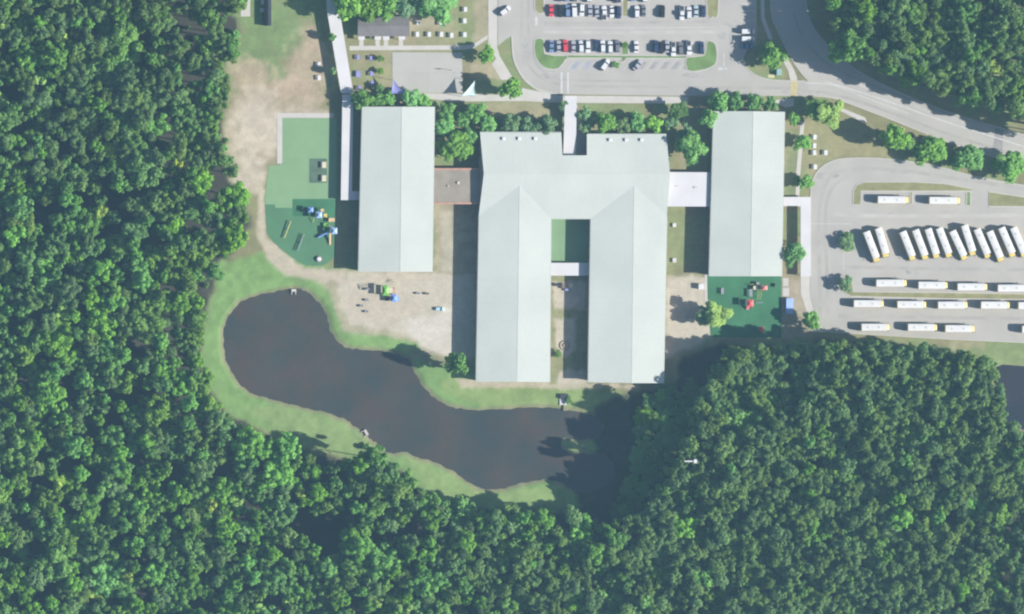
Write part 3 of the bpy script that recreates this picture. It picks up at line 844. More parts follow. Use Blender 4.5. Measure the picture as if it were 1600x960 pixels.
BUS = {}
BUS['body'] = fixn(loft([ring(-5.6, 1.15, 0.55, 2.55), ring(-5.5, 1.22, 0.45, 2.72), ring(4.2, 1.22, 0.45, 2.72), ring(4.3, 1.2, 0.5, 2.68)]).mesh('bus_body', M['bus']))
BUS['roof'] = fixn(loft([[(x, -1.19 * k, 2.70), (x, -1.05 * k, 2.92), (x, -0.5 * k, 3.02), (x, 0, 3.05), (x, 0.5 * k, 3.02), (x, 1.05 * k, 2.92), (x, 1.19 * k, 2.70)] for x, k in ((-5.6, 0.96), (-5.45, 1.0), (4.1, 1.0), (4.28, 0.96))]).mesh('bus_roof', M['busroof']))
BUS['hood'] = fixn(loft([ring(4.3, 1.05, 0.5, 1.75, 0.12), ring(5.0, 1.0, 0.5, 1.62, 0.14, 0.04), ring(5.55, 0.92, 0.5, 1.45, 0.14, 0.03), ring(5.62, 0.86, 0.55, 1.3, 0.1)]).mesh('bus_hood', M['bus']))
BUS['windscreen'] = MB().add([(4.32, -1.05, 1.8), (4.32, 1.05, 1.8), (4.28, 1.0, 2.6), (4.28, -1.0, 2.6), (4.36, -1.05, 1.8), (4.36, 1.05, 1.8), (4.31, 1.0, 2.6), (4.31, -1.0, 2.6)], [(4, 5, 6, 7), (0, 4, 7, 3), (5, 1, 2, 6), (7, 6, 2, 3)]).mesh('windscreen', M['glass'])
wb = MB()
for i in range(11):
    wb.box(-5.2 + i * 0.84, -4.5 + i * 0.84, 1.20, 1.245, 1.75, 2.45); wb.box(-5.2 + i * 0.84, -4.5 + i * 0.84, -1.245, -1.20, 1.75, 2.45)
BUS['window_band'] = wb.mesh('window_band', M['glass'])
BUS['wheel'] = fixn(MB().tube((0, -0.14, 0), (0, 0.14, 0), 0.48, n=14).mesh('wheel', M['tyre']))
BUS['bumper'] = MB().box(5.6, 5.78, -1.1, 1.1, 0.45, 0.75).mesh('bumper', M['p_dark'])
BUS['hatch'] = MB().box(-0.35, 0.35, -0.35, 0.35, 3.03, 3.12, 0.04).mesh('roof_hatch', M['trim'])
BUS['mirror'] = MB().box(-0.06, 0.06, -0.12, 0.12, -0.2, 0.2).mesh('mirror', M['p_dark'])
BUS['headlight'] = MB().box(-0.04, 0.04, -0.14, 0.14, -0.1, 0.1).mesh('headlight', M['lamp'])

def bus(cx, cy, ang, L, label, group):
    p = P(cx, cy, 2.9)
    b = empty('school_bus', (p.x, p.y, 0.034), ang)
    k = L / 11.4
    b.scale = (k, 1.2, 1)
    tag(b, label, 'bus', group)
    for nm in ('body', 'roof', 'hood', 'windscreen', 'window_band', 'bumper'):
        link(nm, BUS[nm], b)
    for x in (-3.4, 4.7):
        for y in (-1.02, 1.02): link('wheel', BUS['wheel'], b, (x, y, 0.48))
    for x in (-3.2, 1.2): link('roof_hatch', BUS['hatch'], b, (x, 0, 0))
    for y in (-1.32, 1.32): link('mirror', BUS['mirror'], b, (4.9, y, 1.9))
    for y in (-0.62, 0.62): link('headlight', BUS['headlight'], b, (5.63, y, 0.95))
    return b
ORD = ['first', 'second', 'third', 'fourth', 'fifth', 'sixth', 'seventh', 'eighth', 'ninth', 'tenth', 'eleventh', 'twelfth', 'thirteenth', 'fourteenth', 'fifteenth', 'sixteenth', 'seventeenth', 'eighteenth', 'nineteenth', 'twentieth']
diag = [(155, 150, 235, 358), (240, 125, 300, 325), (415, 150, 492, 345), (505, 138, 582, 340), (595, 130, 662, 330), (675, 125, 752, 325), (770, 145, 862, 342), (855, 105, 922, 312),
        (945, 132, 1030, 330), (1035, 148, 1122, 355), (1120, 122, 1207, 322), (1205, 122, 1290, 320)]
for i, (x0, y0, x1, y1) in enumerate(diag):
    x0, y0, x1, y1 = 1320 + x0 / 4.571, 330 + y0 / 4.571, 1320 + x1 / 4.571, 330 + y1 / 4.571
    L = math.hypot(x1 - x0, y1 - y0) * S + 0.5
    bus((x0 + x1) / 2, (y0 + y1) / 2, math.atan2(-(y1 - y0), x1 - x0), L, f'white-roofed yellow school bus, {ORD[i]} from the left in the slanted row', 'school buses parked in the bus lot')
rows = [('bays beside the curved grass island', [(1371.5, 1421.5, 312.4), (1452, 1502, 313.5)]),
        ('line above the long grass strip', [(1369, 1418.5, 442.6), (1435, 1482.5, 446), (1496, 1544.5, 448.5), (1559, 1608, 450.5)]),
        ('line below the long grass strip', [(1334, 1382.5, 474.8), (1402, 1449, 476.2), (1465.5, 1513.6, 477), (1532.7, 1579.5, 477), (1591, 1640, 478)]),
        ('lowest line nearest the wood', [(1346, 1391.5, 511.6), (1418.5, 1466, 511.8), (1477, 1524.5, 513.8), (1597, 1645, 515)])]
for nm, lst in rows:
    for i, (x0, x1, y) in enumerate(lst):
        bus((x0 + x1) / 2, y, rnd.uniform(-0.008, 0.008), (x1 - x0) * S, f'white-roofed school bus, {ORD[i]} from left in {nm}', 'school buses parked in the bus lot')

# ------------------------------------------------------------------ cars
CAR = {}
def make_car(kind):
    d = {}
    if kind == 'sedan':
        L, W, H = 4.7, 1.82, 1.45; hood, belt = 0.86, 0.95; g0, g1, r0, r1 = -1.75, 1.15, -0.95, 0.35; tail = 0.95
    elif kind == 'suv':
        L, W, H = 4.85, 1.92, 1.75; hood, belt = 1.02, 1.1; g0, g1, r0, r1 = -2.3, 1.2, -1.95, 0.5; tail = 1.08
    elif kind == 'pickup':
        L, W, H = 5.6, 1.98, 1.85; hood, belt = 1.1, 1.12; g0, g1, r0, r1 = -0.75, 1.45, -0.5, 0.85; tail = 1.12
    else:
        L, W, H = 5.4, 2.0, 2.1; hood, belt = 1.05, 1.15; g0, g1, r0, r1 = -2.65, 1.75, -2.5, 0.95; tail = 1.15
    h, hw = L / 2, W / 2
    st = [(-h, hw * 0.80, 0.45, tail - 0.18), (-h + 0.12, hw * 0.93, 0.32, tail - 0.02), (-h + 0.7, hw, 0.25, tail), (g0 + 0.15, hw, 0.25, belt), (0, hw, 0.25, belt),
          (g1, hw, 0.25, belt - 0.03), (h - 0.8, hw * 0.98, 0.25, hood), (h - 0.2, hw * 0.9, 0.3, hood - 0.12), (h, hw * 0.74, 0.42, hood - 0.28)]
    d['body'] = fixn(loft([ring(x, a, z0, z1, 0.1, 0.03) for x, a, z0, z1 in st]).mesh('car_body', M['car_white']))
    a, b = hw * 0.93, hw * 0.76
    if kind == 'van': b = hw * 0.86
    g = [(g0, -a, belt - .06), (g1, -a, belt - .06), (g1, a, belt - .06), (g0, a, belt - .06), (r0, -b, H - .05), (r1, -b, H - .05), (r1, b, H - .05), (r0, b, H - .05)]
    d['window_glass'] = MB().add(g, [(3, 2, 1, 0), (4, 5, 6, 7), (0, 1, 5, 4), (1, 2, 6, 5), (2, 3, 7, 6), (3, 0, 4, 7)]).mesh('window_glass', M['glass'])
    d['roof'] = bevel_mesh(MB().box(r0 - 0.06, r1 + 0.06, -b - 0.03, b + 0.03, H - 0.08, H + 0.02).mesh('car_roof', M['car_white']), 0.04, 2)
    if kind == 'pickup':
        d['bed'] = MB().box(-h + 0.15, g0 - 0.1, -hw * 0.82, hw * 0.82, tail - 0.3, tail + 0.035).mesh('cargo_bed', M['p_dark'])
    d['dim'] = (L, W, H)
    return d
for k_ in ('sedan', 'suv', 'pickup', 'van'): CAR[k_] = make_car(k_)
wheel_me = fixn(MB().tube((0, -0.11, 0), (0, 0.11, 0), 0.33, n=12).mesh('wheel', M['tyre']))
hl_me = MB().box(-0.05, 0.05, -0.18, 0.18, -0.07, 0.07).mesh('headlight', M['lamp'])
tl_me = MB().box(-0.04, 0.04, -0.16, 0.16, -0.08, 0.08).mesh('tail_light', M['p_red'])
mir_me = MB().box(-0.08, 0.08, -0.1, 0.1, -0.07, 0.07).mesh('mirror', M['p_dark'])

def car(px, py, ang, colour, kind, label, group='cars parked in the upper lot'):
    d = CAR[kind]
    p = P(px, py, 1.0)
    c = empty('parked_car' if kind not in ('van', 'pickup') else {'van': 'parked_van', 'pickup': 'pickup_truck'}[kind], (p.x, p.y, 0.036), ang)
    tag(c, label, {'van': 'van', 'pickup': 'truck'}.get(kind, 'car'), group)
    m = M['car_' + colour]
    omat(link('body', d['body'], c), m); omat(link('roof', d['roof'], c), m)
    link('window_glass', d['window_glass'], c)
    if 'bed' in d: link('cargo_bed', d['bed'], c)
    L, W, H = d['dim']
    for x in (-L * 0.29, L * 0.31):
        for y in (-W / 2 + 0.1, W / 2 - 0.1): link('wheel', wheel_me, c, (x, y, 0.33))
    for y in (-W * 0.3, W * 0.3):
        link('headlight', hl_me, c, (L / 2 - 0.06, y, 0.66)); link('tail_light', tl_me, c, (-L / 2 + 0.02, y, 0.78))
    for y in (-W / 2 - 0.06, W / 2 + 0.06): link('mirror', mir_me, c, (0.85 if kind != 'van' else 1.5, y, 1.02))
    return c
kinds = {'w': 'white', 's': 'silver', 'g': 'grey', 'n': 'navy', 'k': 'black', 'r': 'red', 'b': 'blue', 'p': 'pale blue'}
up = [(861, 17, 'r', 'sedan'), (875.5, 17.5, 'k', 'suv'), (887, 17.5, 'b', 'suv'), (897, 16.5, 'w', 'van'), (909, 15.5, 'w', 'suv'), (922, 17, 's', 'sedan'), (932.5, 17.5, 's', 'sedan'),
      (944, 20.5, 'w', 'pickup'), (956, 18.5, 'w', 'sedan'), (966.5, 19.5, 'n', 'suv'), (995, 19, 'w', 'suv'), (1005.5, 17, 'g', 'sedan'), (1035, 18, 'k', 'suv'), (1065.5, 20.5, 'w', 'pickup'),
      (1076.5, 20.5, 'w', 'suv'), (1087.5, 18, 'p', 'sedan'), (1099, 18, 'n', 'sedan')]
topr = [(874, 'n', 'sedan'), (886, 'b', 'sedan'), (897.5, 'g', 'suv'), (920, 'w', 'suv'), (957, 'k', 'sedan'), (967.5, 'w', 'pickup'), (989, 'b', 'sedan'), (1007, 'w', 'suv')]
low = [(861.5, 73, 'b', 'sedan'), (873, 73, 's', 'sedan'), (883, 72, 'r', 'suv'), (896, 73.5, 's', 'sedan'), (908, 73, 'w', 'suv'), (918.5, 73, 'w', 'suv'), (935, 71.5, 'n', 'sedan'), (941.8, 73, 'w', 'suv'),
       (953.5, 74, 'w', 'suv'), (964.5, 72.5, 'g', 'suv'), (994, 73.5, 'w', 'sedan'), (1025, 73, 'n', 'suv'), (1033, 75, 'k', 'sedan'), (1042.5, 73, 's', 'sedan'), (1052, 77, 'w', 'pickup'), (1063.5, 76, 'g', 'suv'),
       (1076.5, 75, 'w', 'pickup'), (1096, 75, 'n', 'suv')]
low = [c for c in low if c[0] not in (935, 1033)] + [(931.5, 71.5, 'n', 'sedan'), (1033.5, 75, 'k', 'sedan')]
low.sort()
KN = {'sedan': 'car', 'suv': 'tall car', 'pickup': 'pickup truck', 'van': 'van'}
for i, (x, y, c, k) in enumerate(up):
    car(x, y, R(90 if rnd.random() < 0.6 else -90) + rnd.uniform(-.03, .03), kinds[c], k, f'{kinds[c]} {KN[k]}, {ORD[i]} from the left in the second row of parked cars')
for i, (x, y, c, k) in enumerate(low):
    car(x, y, R(90 if rnd.random() < 0.6 else -90) + rnd.uniform(-.03, .03), kinds[c], k, f'{kinds[c]} {KN[k]}, {ORD[i]} from the left in the row above the grass divider')
for i, (x, c, k) in enumerate(topr):
    car(x, -7.0 + (1.2 if c == 'w' else 0), R(90) + rnd.uniform(-.03, .03), kinds[c], k, f'{kinds[c]} {KN[k]}, {ORD[i]} from the left in the row cut by the top edge')
car(945.5, 101.5, R(52), 'white', 'suv', 'white car parked slantwise in the left angled bay below the grass divider', None)
car(996.5, 102, R(52), 'silver', 'sedan', 'silver car parked slantwise in the angled bay near the middle of the lot', None)
car(789, 17, R(38), 'white', 'suv', 'lone white car on the entrance drive left of the parked rows', None)
car(1168.5, 49.5, 0.0, 'white', 'van', 'upper of two white vans side by side at the right edge of the lot', None)
car(1168.5, 61, 0.0, 'white', 'van', 'lower of two white vans side by side at the right edge of the lot', None)
car(1168, 72.5, 0.0, 'blue', 'sedan', 'blue car under tree shade just below the two white vans', None)

# ------------------------------------------------------------------ tables, boxes, sails
TB = {}
def table(px, py, colour, label, group, rz=0.0, k=1.0):
    key = colour
    if key not in TB:
        m = M[colour]
        TB[key] = (MB().box(-0.5, 0.5, -0.95, 0.95, 0.70, 0.76).mesh('table_top', m), MB().box(-0.17, 0.17, -0.95, 0.95, 0.42, 0.47).mesh('bench', m),
                   fixn(MB().tube((-0.75, 0, 0), (-0.25, 0, 0.7), 0.04).tube((0.75, 0, 0), (0.25, 0, 0.7), 0.04).tube((-0.8, 0, 0.38), (0.8, 0, 0.38), 0.035).mesh('leg', M['metal'])))
    p = P(px, py, 0.7)
    t = empty('picnic_table', (p.x, p.y, 0.05), rz)
    t.scale = (k, k, 1.25)
    tag(t, label, 'table', group)
    link('table_top', TB[key][0], t)
    for x in (-0.72, 0.72): link('bench', TB[key][1], t, (x, 0, 0))
    for y in (-0.7, 0.7): link('leg', TB[key][2], t, (0, y, 0))
    return t
gt = 'white tables on the lawn beside the grey-roofed house'
for x, y, lb in ((726.5, 15, 'white picnic table, topmost of three at the right edge of house lawn'), (725.5, 33, 'white picnic table, middle of three at the right edge of house lawn'),
                 (725.5, 54.5, 'white picnic table, lowest of three at the right edge of house lawn'), (651.5, 54, 'white picnic table nearest the grey-roofed house in the lawn row'),
                 (670, 54, 'white picnic table, second from the grey-roofed house in the lawn row'), (689, 54, 'white picnic table, third from the grey-roofed house in the lawn row'),
                 (705, 55.5, 'white picnic table, fourth from the grey-roofed house in the lawn row'), (653, 35.5, 'white picnic table alone near the upper right corner of grey-roofed house'),
                 (688, 36, 'white picnic table on a bare patch under the tree')):
    table(x, y, 'white', lb, gt, R(rnd.uniform(-4, 4)), 1.0)
gt = 'blue tables on the lawn left of the sports court'
for x, y, k, lb in ((559, 90, 0.9, 'blue picnic table in the upper left corner of court-side lawn'), (579.5, 91, 0.9, 'blue picnic table in the upper right corner of court-side lawn'),
                    (559, 116, 1.25, 'largest blue picnic table, mid-left of court-side lawn'), (580, 115, 0.95, 'blue picnic table, mid-right of court-side lawn'),
                    (581, 130.5, 0.9, 'blue picnic table, low right of court-side lawn near the shrubs'), (561, 138, 0.9, 'blue picnic table lowest on the left, beside the shrubs')):
    table(x, y, 'p_violet', lb, gt, R(rnd.uniform(-6, 6)), k)
for x, y, lb in ((498, 101, 'upper white picnic table on dry grass left of the covered walkway'), (498, 122, 'lower white picnic table on dry grass left of the covered walkway'),
                 (411, 4, 'larger pale picnic table at the top edge beside the dark shed'), (409.5, 16, 'smaller pale picnic table left of the dark shed')):
    table(x, y, 'white', lb, 'white tables on the upper left field', R(rnd.uniform(-4, 4)), 0.85 if y == 16 else 0.95)
for x, y, lb in ((1272.5, 214.5, 'topmost white picnic table on the lawn above the bus lot'), (1272, 228, 'upper one of two white picnic tables set end to end above the bus lot'),
                 (1272, 239, 'lower one of two white picnic tables set end to end above the bus lot'), (1289.5, 239, 'lone white picnic table furthest right on the lawn above bus lot'),
                 (1273, 261, 'white picnic table at the curved kerb of bus lot')):
    table(x, y, 'white', lb, 'white tables on the lawn above the bus lot', R(rnd.uniform(-4, 4)), 1.0)
table(505.5, 258, 'p_cream', 'upper pale picnic table on the dark mat of left play turf', 'tables on the dark mat', 0, 1.25)
table(505.5, 279, 'p_cream', 'lower pale picnic table on the dark mat of left play turf', 'tables on the dark mat', 0, 1.25)

def sail(label, tri, z, m):
    c = [P(x, y, z + dz) for x, y, dz in tri]
    ctr = sum(c, Vector()) / 3
    o = empty('shade_sail', (ctr.x, ctr.y, 0)); tag(o, label, 'shade sail')
    n = 8
    v, ix, f = [], {}, []
    for i in range(n + 1):
        for j in range(n + 1 - i):
            a, b = i / n, j / n
            q = c[0] * (1 - a - b) + c[1] * a + c[2] * b
            e = 27 * a * b * (1 - a - b)
            pull = 0.10 * (4 * a * (1 - a - b) * (b < 1e-6) + 4 * b * (1 - a - b) * (a < 1e-6) + 4 * a * b * (1 - a - b < 1e-6))
            q = q + (ctr - q) * pull - Vector((0, 0, 0.25 * e))
            ix[i, j] = len(v); v.append(q - o.location)
    for i in range(n):
        for j in range(n - i):
            f.append((ix[i, j], ix[i + 1, j], ix[i, j + 1]))
            if i + j < n - 1: f.append((ix[i + 1, j], ix[i + 1, j + 1], ix[i, j + 1]))
    MB().add(v, f).build('sailcloth', m, o)
    for q in c:
        d = q - o.location
        MB().tube((d.x, d.y, 0), (d.x, d.y, q.z + 0.1), 0.09).build('post', M['metal'], o)
sail('blue triangular shade sail over the lower left corner of sports court', [(614, 124, 0.3), (611, 147, -0.3), (633, 147, 0.2)], 4.0, M['p_violet'])
sail('pale teal triangular shade sail right of the sports court', [(742, 126, 0.3), (742, 150, -0.2), (722, 150, 0.2)], 4.0, M['p_teal'])
hoopp = P(704, 110); hoop = empty('basketball_hoop', (hoopp.x, hoopp.y, 0.06)); tag(hoop, 'small basketball hoop post on the pale sports court', 'basketball hoop')
MB().tube((0, 0, 0), (0, 0, 3.0), 0.08).build('post', M['p_dark'], hoop); MB().box(-0.9, 0.9, -0.4, -0.34, 2.6, 3.6).build('backboard', M['white'], hoop); MB().tube((0, -0.4, 3.0), (0, -0.9, 3.0), 0.05).build('rim', M['p_orange'], hoop)

def cabinet(px, py, w_, d, h, m, name, label, cat, lid=True):
    p = P(px, py, h * 0.7)
    o = empty(name, (p.x, p.y, 0.0)); tag(o, label, cat)
    bevel_mesh(MB().box(-w_ / 2, w_ / 2, -d / 2, d / 2, 0.0, h).mesh('box', m), 0.05, 2)
    link('box', bevel_mesh(MB().box(-w_ / 2, w_ / 2, -d / 2, d / 2, 0.0, h).mesh('box', m), 0.05, 2), o)
    if lid: link('lid', bevel_mesh(MB().box(-w_ / 2 - .05, w_ / 2 + .05, -d / 2 - .05, d / 2 + .05, h + 0.003, h + 0.1).mesh('lid', m), 0.03, 1), o)
    MB().box(-w_ * 0.3, -w_ * 0.2, -d / 2 - 0.04, -d / 2 - 0.002, h * 0.4, h * 0.6).build('handle', M['metal'], o)
    return o
cabinet(1217, 113, 1.8, 2.4, 1.5, M['car_teal'], 'utility_cabinet', 'pale teal utility cabinet on the dry island beside the main road', 'utility cabinet')
sheet('yellow_pad', rect(1200, 116.5, 1210, 122), 0.05, mat('pale_yellow_pad', (0.55, 0.52, 0.30), 0.8))
cabinet(1095.5, 448, 2.0, 2.0, 1.6, M['white'], 'storage_box', 'white storage box on the sand beside deep green play turf', 'storage box')
cabinet(1053.5, 352, 1.2, 1.4, 0.6, M['canopy'], 'planter_box', 'upper small white planter on grass right of the central building', 'planter')
cabinet(1053.5, 407, 1.3, 1.6, 0.6, M['canopy'], 'planter_box', 'lower small white planter on grass right of the central building', 'planter')
sk = empty('skip_container', P(1234, 478.5, 1.6)); sk.location.z = 0.02; tag(sk, 'long blue open-top container beside deep green play turf', 'container')
mb = MB(); mb.box(-1.3, 1.3, -3.0, 3.0, 0.15, 1.5); link('body', bevel_mesh(mb.mesh('body', M['p_light_blue']), 0.06, 2), sk)
for y in np.arange(-2.6, 2.7, 0.87): MB().box(-1.42, -1.3, y - 0.06, y + 0.06, 0.2, 1.45).build('rib', M['p_blue'], sk); MB().box(1.3, 1.42, y - 0.06, y + 0.06, 0.2, 1.45).build('rib', M['p_blue'], sk)
link('lid', bevel_mesh(MB().box(-1.38, 1.38, -3.05, 3.05, 1.503, 1.62).mesh('lid', M['p_light_blue']), 0.04, 1), sk)
# pond outlets
def outlet(px, py, rz, label, w_=1.8):
    o = empty('drain_headwall', P(px, py), R(rz)); o.location.z = -0.3; tag(o, label, 'headwall')
    MB().box(-w_, w_, -0.5, 0.5, -0.6, 0.55).build('headwall', M['concrete'], o)
    for s_ in (-1, 1): MB().box(s_ * w_ - (0 if s_ < 0 else .3), s_ * w_ + (0.3 if s_ < 0 else 0), -1.6, -0.503, -0.7, 0.35).build('wing_wall', M['concrete'], o)
    MB().tube((0, -0.6, 0), (0, -0.45, 0), 0.45, n=12).build('pipe_mouth', M['p_dark'], o)
    return o
outlet(459, 454, 0, 'small concrete drain headwall at the top tip of pond', 0.9)
outlet(572, 676, -60, 'concrete drain headwall on the lower left bank of pond', 1.2)
dk = empty('outlet_platform', P(881, 628)); tag(dk, 'small white platform with dark cover on the bank below the courtyard', 'platform')
MB().box(-1.7, 1.7, -1.2, 1.2, -0.5, 0.35).build('deck', M['canopy'], dk); MB().box(-1.6, 1.6, 1.25, 3.0, -0.1, 1.0).build('housing', M['p_dark'], dk)
MB().box(-0.2, 0.2, -3.6, -1.203, -0.4, 0.2).build('gangway', M['wood'], dk)
wp = P(1078, 721, 26.0); pole = empty('mast', (wp.x, wp.y, 0)); tag(pole, 'white mast head poking out among the dark trees right of pond', 'mast')
MB().tube((0, 0, 0), (0, 0, 26.0), 0.2, 0.1).build('pole', M['metal'], pole); MB().box(-3.0, 2.2, -0.25, 0.25, 26.0, 26.3).build('arm', M['white'], pole); MB().box(1.4, 2.6, -0.7, 0.7, 25.9, 26.55).build('head', M['white'], pole)

# ------------------------------------------------------------------ playgrounds
def play(name, label, cx, cy, parts, cat='play structure', group=None):
    """parts are given in pixels and metres; all sit on one base"""
    o = empty(name, P(cx, cy)); o.location.z = 0.06
    tag(o, label, cat, group)
    for kind, *a in parts:
        if kind == 'tower':                                   # x y w d deck roofheight colours
            x, y, w_, d, dz, rz, rc, dc = a
            p = P(x, y, rz) - o.location
            MB().box(p.x - w_ / 2, p.x + w_ / 2, p.y - d / 2, p.y + d / 2, dz - 0.08, dz).build('deck', M['p_' + dc], o)
            for sx in (-1, 1):
                for sy in (-1, 1):
                    q = (p.x + sx * (w_ / 2 - 0.08), p.y + sy * (d / 2 - 0.08))
                    MB().tube((*q, 0), (*q, rz if rc else dz + 0.9), 0.06).build('post', M['p_' + dc], o)
            if rc:
                h = 0.55
                v = [(-1, -1, 0), (1, -1, 0), (1, 1, 0), (-1, 1, 0), (-.25, -.25, 1), (.25, -.25, 1), (.25, .25, 1), (-.25, .25, 1)]
                v = [(p.x + X_ * (w_ / 2 + .25), p.y + Y_ * (d / 2 + .25), rz + Z_ * h) for X_, Y_, Z_ in v]
                MB().add(v, [(3, 2, 1, 0), (4, 5, 6, 7), (0, 1, 5, 4), (1, 2, 6, 5), (2, 3, 7, 6), (3, 0, 4, 7)]).build('roof', M['p_' + rc], o)
        elif kind == 'slide':                                 # from x y z to x y, width colour
            x0, y0, z0, x1, y1, w_, c = a
            A, B = P(x0, y0, z0) - o.location, P(x1, y1, 0.2) - o.location
            A.z, B.z = z0, 0.15
            n = 7
            d = Vector((B.x - A.x, B.y - A.y, 0)); u = d.normalized(); s_ = Vector((-u.y, u.x, 0))
            v, f = [], []
            for i in range(n):
                t = i / (n - 1)
                z = A.z + (B.z - A.z) * (t * t * (3 - 2 * t))
                q = Vector((A.x + d.x * t, A.y + d.y * t, z))
                v += [q - s_ * w_ / 2 + Vector((0, 0, .22)), q - s_ * w_ / 2 * .8, q + s_ * w_ / 2 * .8, q + s_ * w_ / 2 + Vector((0, 0, .22)), q + s_ * w_ / 2 * .9 - Vector((0, 0, .08)), q - s_ * w_ / 2 * .9 - Vector((0, 0, .08))]
            for i in range(n - 1):
                for j in range(6): f.append((6 * i + j, 6 * i + (j + 1) % 6, 6 * i + 6 + (j + 1) % 6, 6 * i + 6 + j))
            f += [(0, 1, 2, 3, 4, 5), tuple(6 * (n - 1) + k for k in (5, 4, 3, 2, 1, 0))]
            o_ = MB().add(v, f).build('slide', M['p_' + c], o); fixn(o_.data)
        elif kind == 'tube':
            x0, y0, z0, x1, y1, z1, r, c = a
            A, B = P(x0, y0, z0) - o.location, P(x1, y1, z1) - o.location
            A.z, B.z = z0, z1
            MB().tube(A, B, r, n=10).build('tube_crawl' if r > 0.3 else 'rail', M['p_' + c], o)
        elif kind == 'arch':                                  # climbing arch with rungs
            x0, y0, x1, y1, h, w_, c = a
            A, B = P(x0, y0) - o.location, P(x1, y1) - o.location
            d = B - A; u = d.normalized(); s_ = Vector((-u.y, u.x, 0)) * w_ / 2
            mb = MB(); pr = None
            for i in range(9):
                t = i / 8; q = A + d * t; q.z = h * math.sin(math.pi * t)
                mb.tube(q - s_, q + s_, 0.04)
                if pr is not None:
                    mb.tube(pr - s_, q - s_, 0.05); mb.tube(pr + s_, q + s_, 0.05)
                pr = q.copy()
            mb.build('climbing_arch', M['p_' + c], o)
        elif kind == 'panel':
            x, y, w_, d, z0, z1, c = a
            p = P(x, y, z1) - o.location
            link('panel', bevel_mesh(MB().box(-w_ / 2, w_ / 2, -d / 2, d / 2, 0, z1 - z0).mesh('panel', M['p_' + c]), 0.05, 2), o, (p.x, p.y, z0))
            MB().tube((p.x, p.y, 0), (p.x, p.y, z0), 0.06).build('post', M['metal'], o)
    return o
play('play_tower', 'blue-roofed play structure with tan slide at the right edge of green play turf', 508, 350, [
    ('tower', 498.5, 336, 1.9, 1.9, 1.2, 2.9, 'light_blue', 'tan'), ('tower', 522, 361, 1.9, 2.0, 1.4, 3.0, 'light_blue', 'blue'), ('tower', 509, 337, 1.4, 1.6, 1.0, 2.0, None, 'yellow'),
    ('tower', 519, 344, 2.4, 1.6, 1.2, 2.2, None, 'tan'), ('tower', 504, 329, 1.3, 1.3, 1.5, 2.2, None, 'tan'), ('slide', 517, 364, 1.4, 516.5, 383, 1.1, 'tan'),
    ('tube', 497, 371, 0.6, 514, 362, 1.3, 0.4, 'blue'), ('tube', 488, 348, 0.1, 491, 341, 1.2, 0.12, 'yellow'), ('tube', 514, 352, 1.2, 520, 358, 1.3, 0.3, 'grey'), ('tower', 509, 352, 1.5, 1.7, 0.8, 1.5, None, 'green')])
play('playhouse', 'small play tower with blue domed roof, left of the tan-decked structure', 485, 328, [('tower', 485, 328, 1.8, 1.5, 1.0, 2.4, 'blue', 'dark'), ('tower', 475, 330, 1.6, 0.8, 0.5, 0.9, None, 'dark')])
play('balance_beam', 'long coloured balance rail on the left of green play turf', 449, 358, [('tube', 444, 372, 0.7, 454, 346, 0.9, 0.16, 'yellow'), ('tube', 442, 371, 0.4, 452, 345, 0.5, 0.12, 'violet'), ('panel', 449, 358, 0.3, 0.3, 0.2, 0.8, 'yellow')], 'balance beam')
play('climbing_wall', 'dark narrow climbing wall standing in the middle of green play turf', 470, 378, [('tube', 465, 392, 1.0, 475, 366, 1.0, 0.14, 'grey'), ('tube', 465, 392, 0.5, 475, 366, 0.5, 0.14, 'dark'), ('panel', 470, 379, 0.3, 0.4, 0.1, 1.0, 'grey')], 'climbing wall')
sp = empty('spinner', P(498, 405)); sp.location.z = 0.06; tag(sp, 'round white merry-go-round at the bottom of green play turf', 'merry-go-round')
fixn(MB().tube((0, 0, 0.25), (0, 0, 0.38), 1.35, n=20).build('platform', M['p_brown'], sp).data); fixn(MB().tube((0, 0, 0.38), (0, 0, 0.9), 0.95, 0.75, n=16).build('hub', M['white'], sp).data); MB().tube((0, 0, 0), (0, 0, 0.25), 0.2).build('axle', M['metal'], sp)
play('play_tower', 'green-roofed play structure with blue slide on the sand', 609, 456, [
    ('tower', 602, 454, 1.9, 3.6, 1.3, 3.0, 'green', 'cream'), ('tower', 611, 455, 1.6, 2.6, 1.3, 2.3, None, 'cream'), ('slide', 612, 468, 1.6, 623, 467, 1.6, 'blue'), ('tower', 615.5, 466, 1.7, 2.4, 1.5, 2.4, 'blue', 'blue'),
    ('arch', 612, 438, 619, 444, 1.6, 1.2, 'cream'), ('tube', 616, 450, 0, 616, 460, 2.0, 0.12, 'orange'), ('panel', 605, 468, 1.4, 1.2, 0.4, 1.2, 'dark')])
play('shadow_standin', 'dark low frame in place of a cast shadow on the left of the sand play area', 570, 449, [('arch', 562, 450, 578, 447, 1.4, 1.6, 'dark'), ('panel', 574, 452, 1.4, 0.8, 0.2, 0.9, 'grey')], 'shadow_standin')  # dark arch and panel added to stand in for a shadow on the sand
for i, (x, y, c, lb) in enumerate(((564.5, 478, 'grey', 'small grey stepping block at lower left of the sand play area'), (572.5, 487, 'grey', 'lowest small grey stepping block on the sand play area'), (573, 469, 'grey', 'small grey stepping block just left of the green-roofed structure shadow'),
                                   (653, 458.5, 'grey', 'left one of two spring riders on the sand'), (667, 459, 'brown', 'right one of two spring riders on the sand'))):
    play('spring_rider' if i > 2 else 'stepping_block', lb, x, y, [('panel', x, y, 1.3, 0.8, 0.25, 0.75, c), ('panel', x + 2.6, y, 0.35, 0.5, 0.5, 1.0, c)], 'spring rider' if i > 2 else 'stepping block', 'small play pieces on the sand')
play('rocking_boat', 'pale blue and white rocking toy on the sand near the shade of central building', 688, 483, [('panel', 684.5, 483, 1.6, 1.2, 0.3, 0.9, 'sky'), ('panel', 692.5, 483.5, 1.0, 1.4, 0.3, 1.2, 'teal')], 'rocking toy')
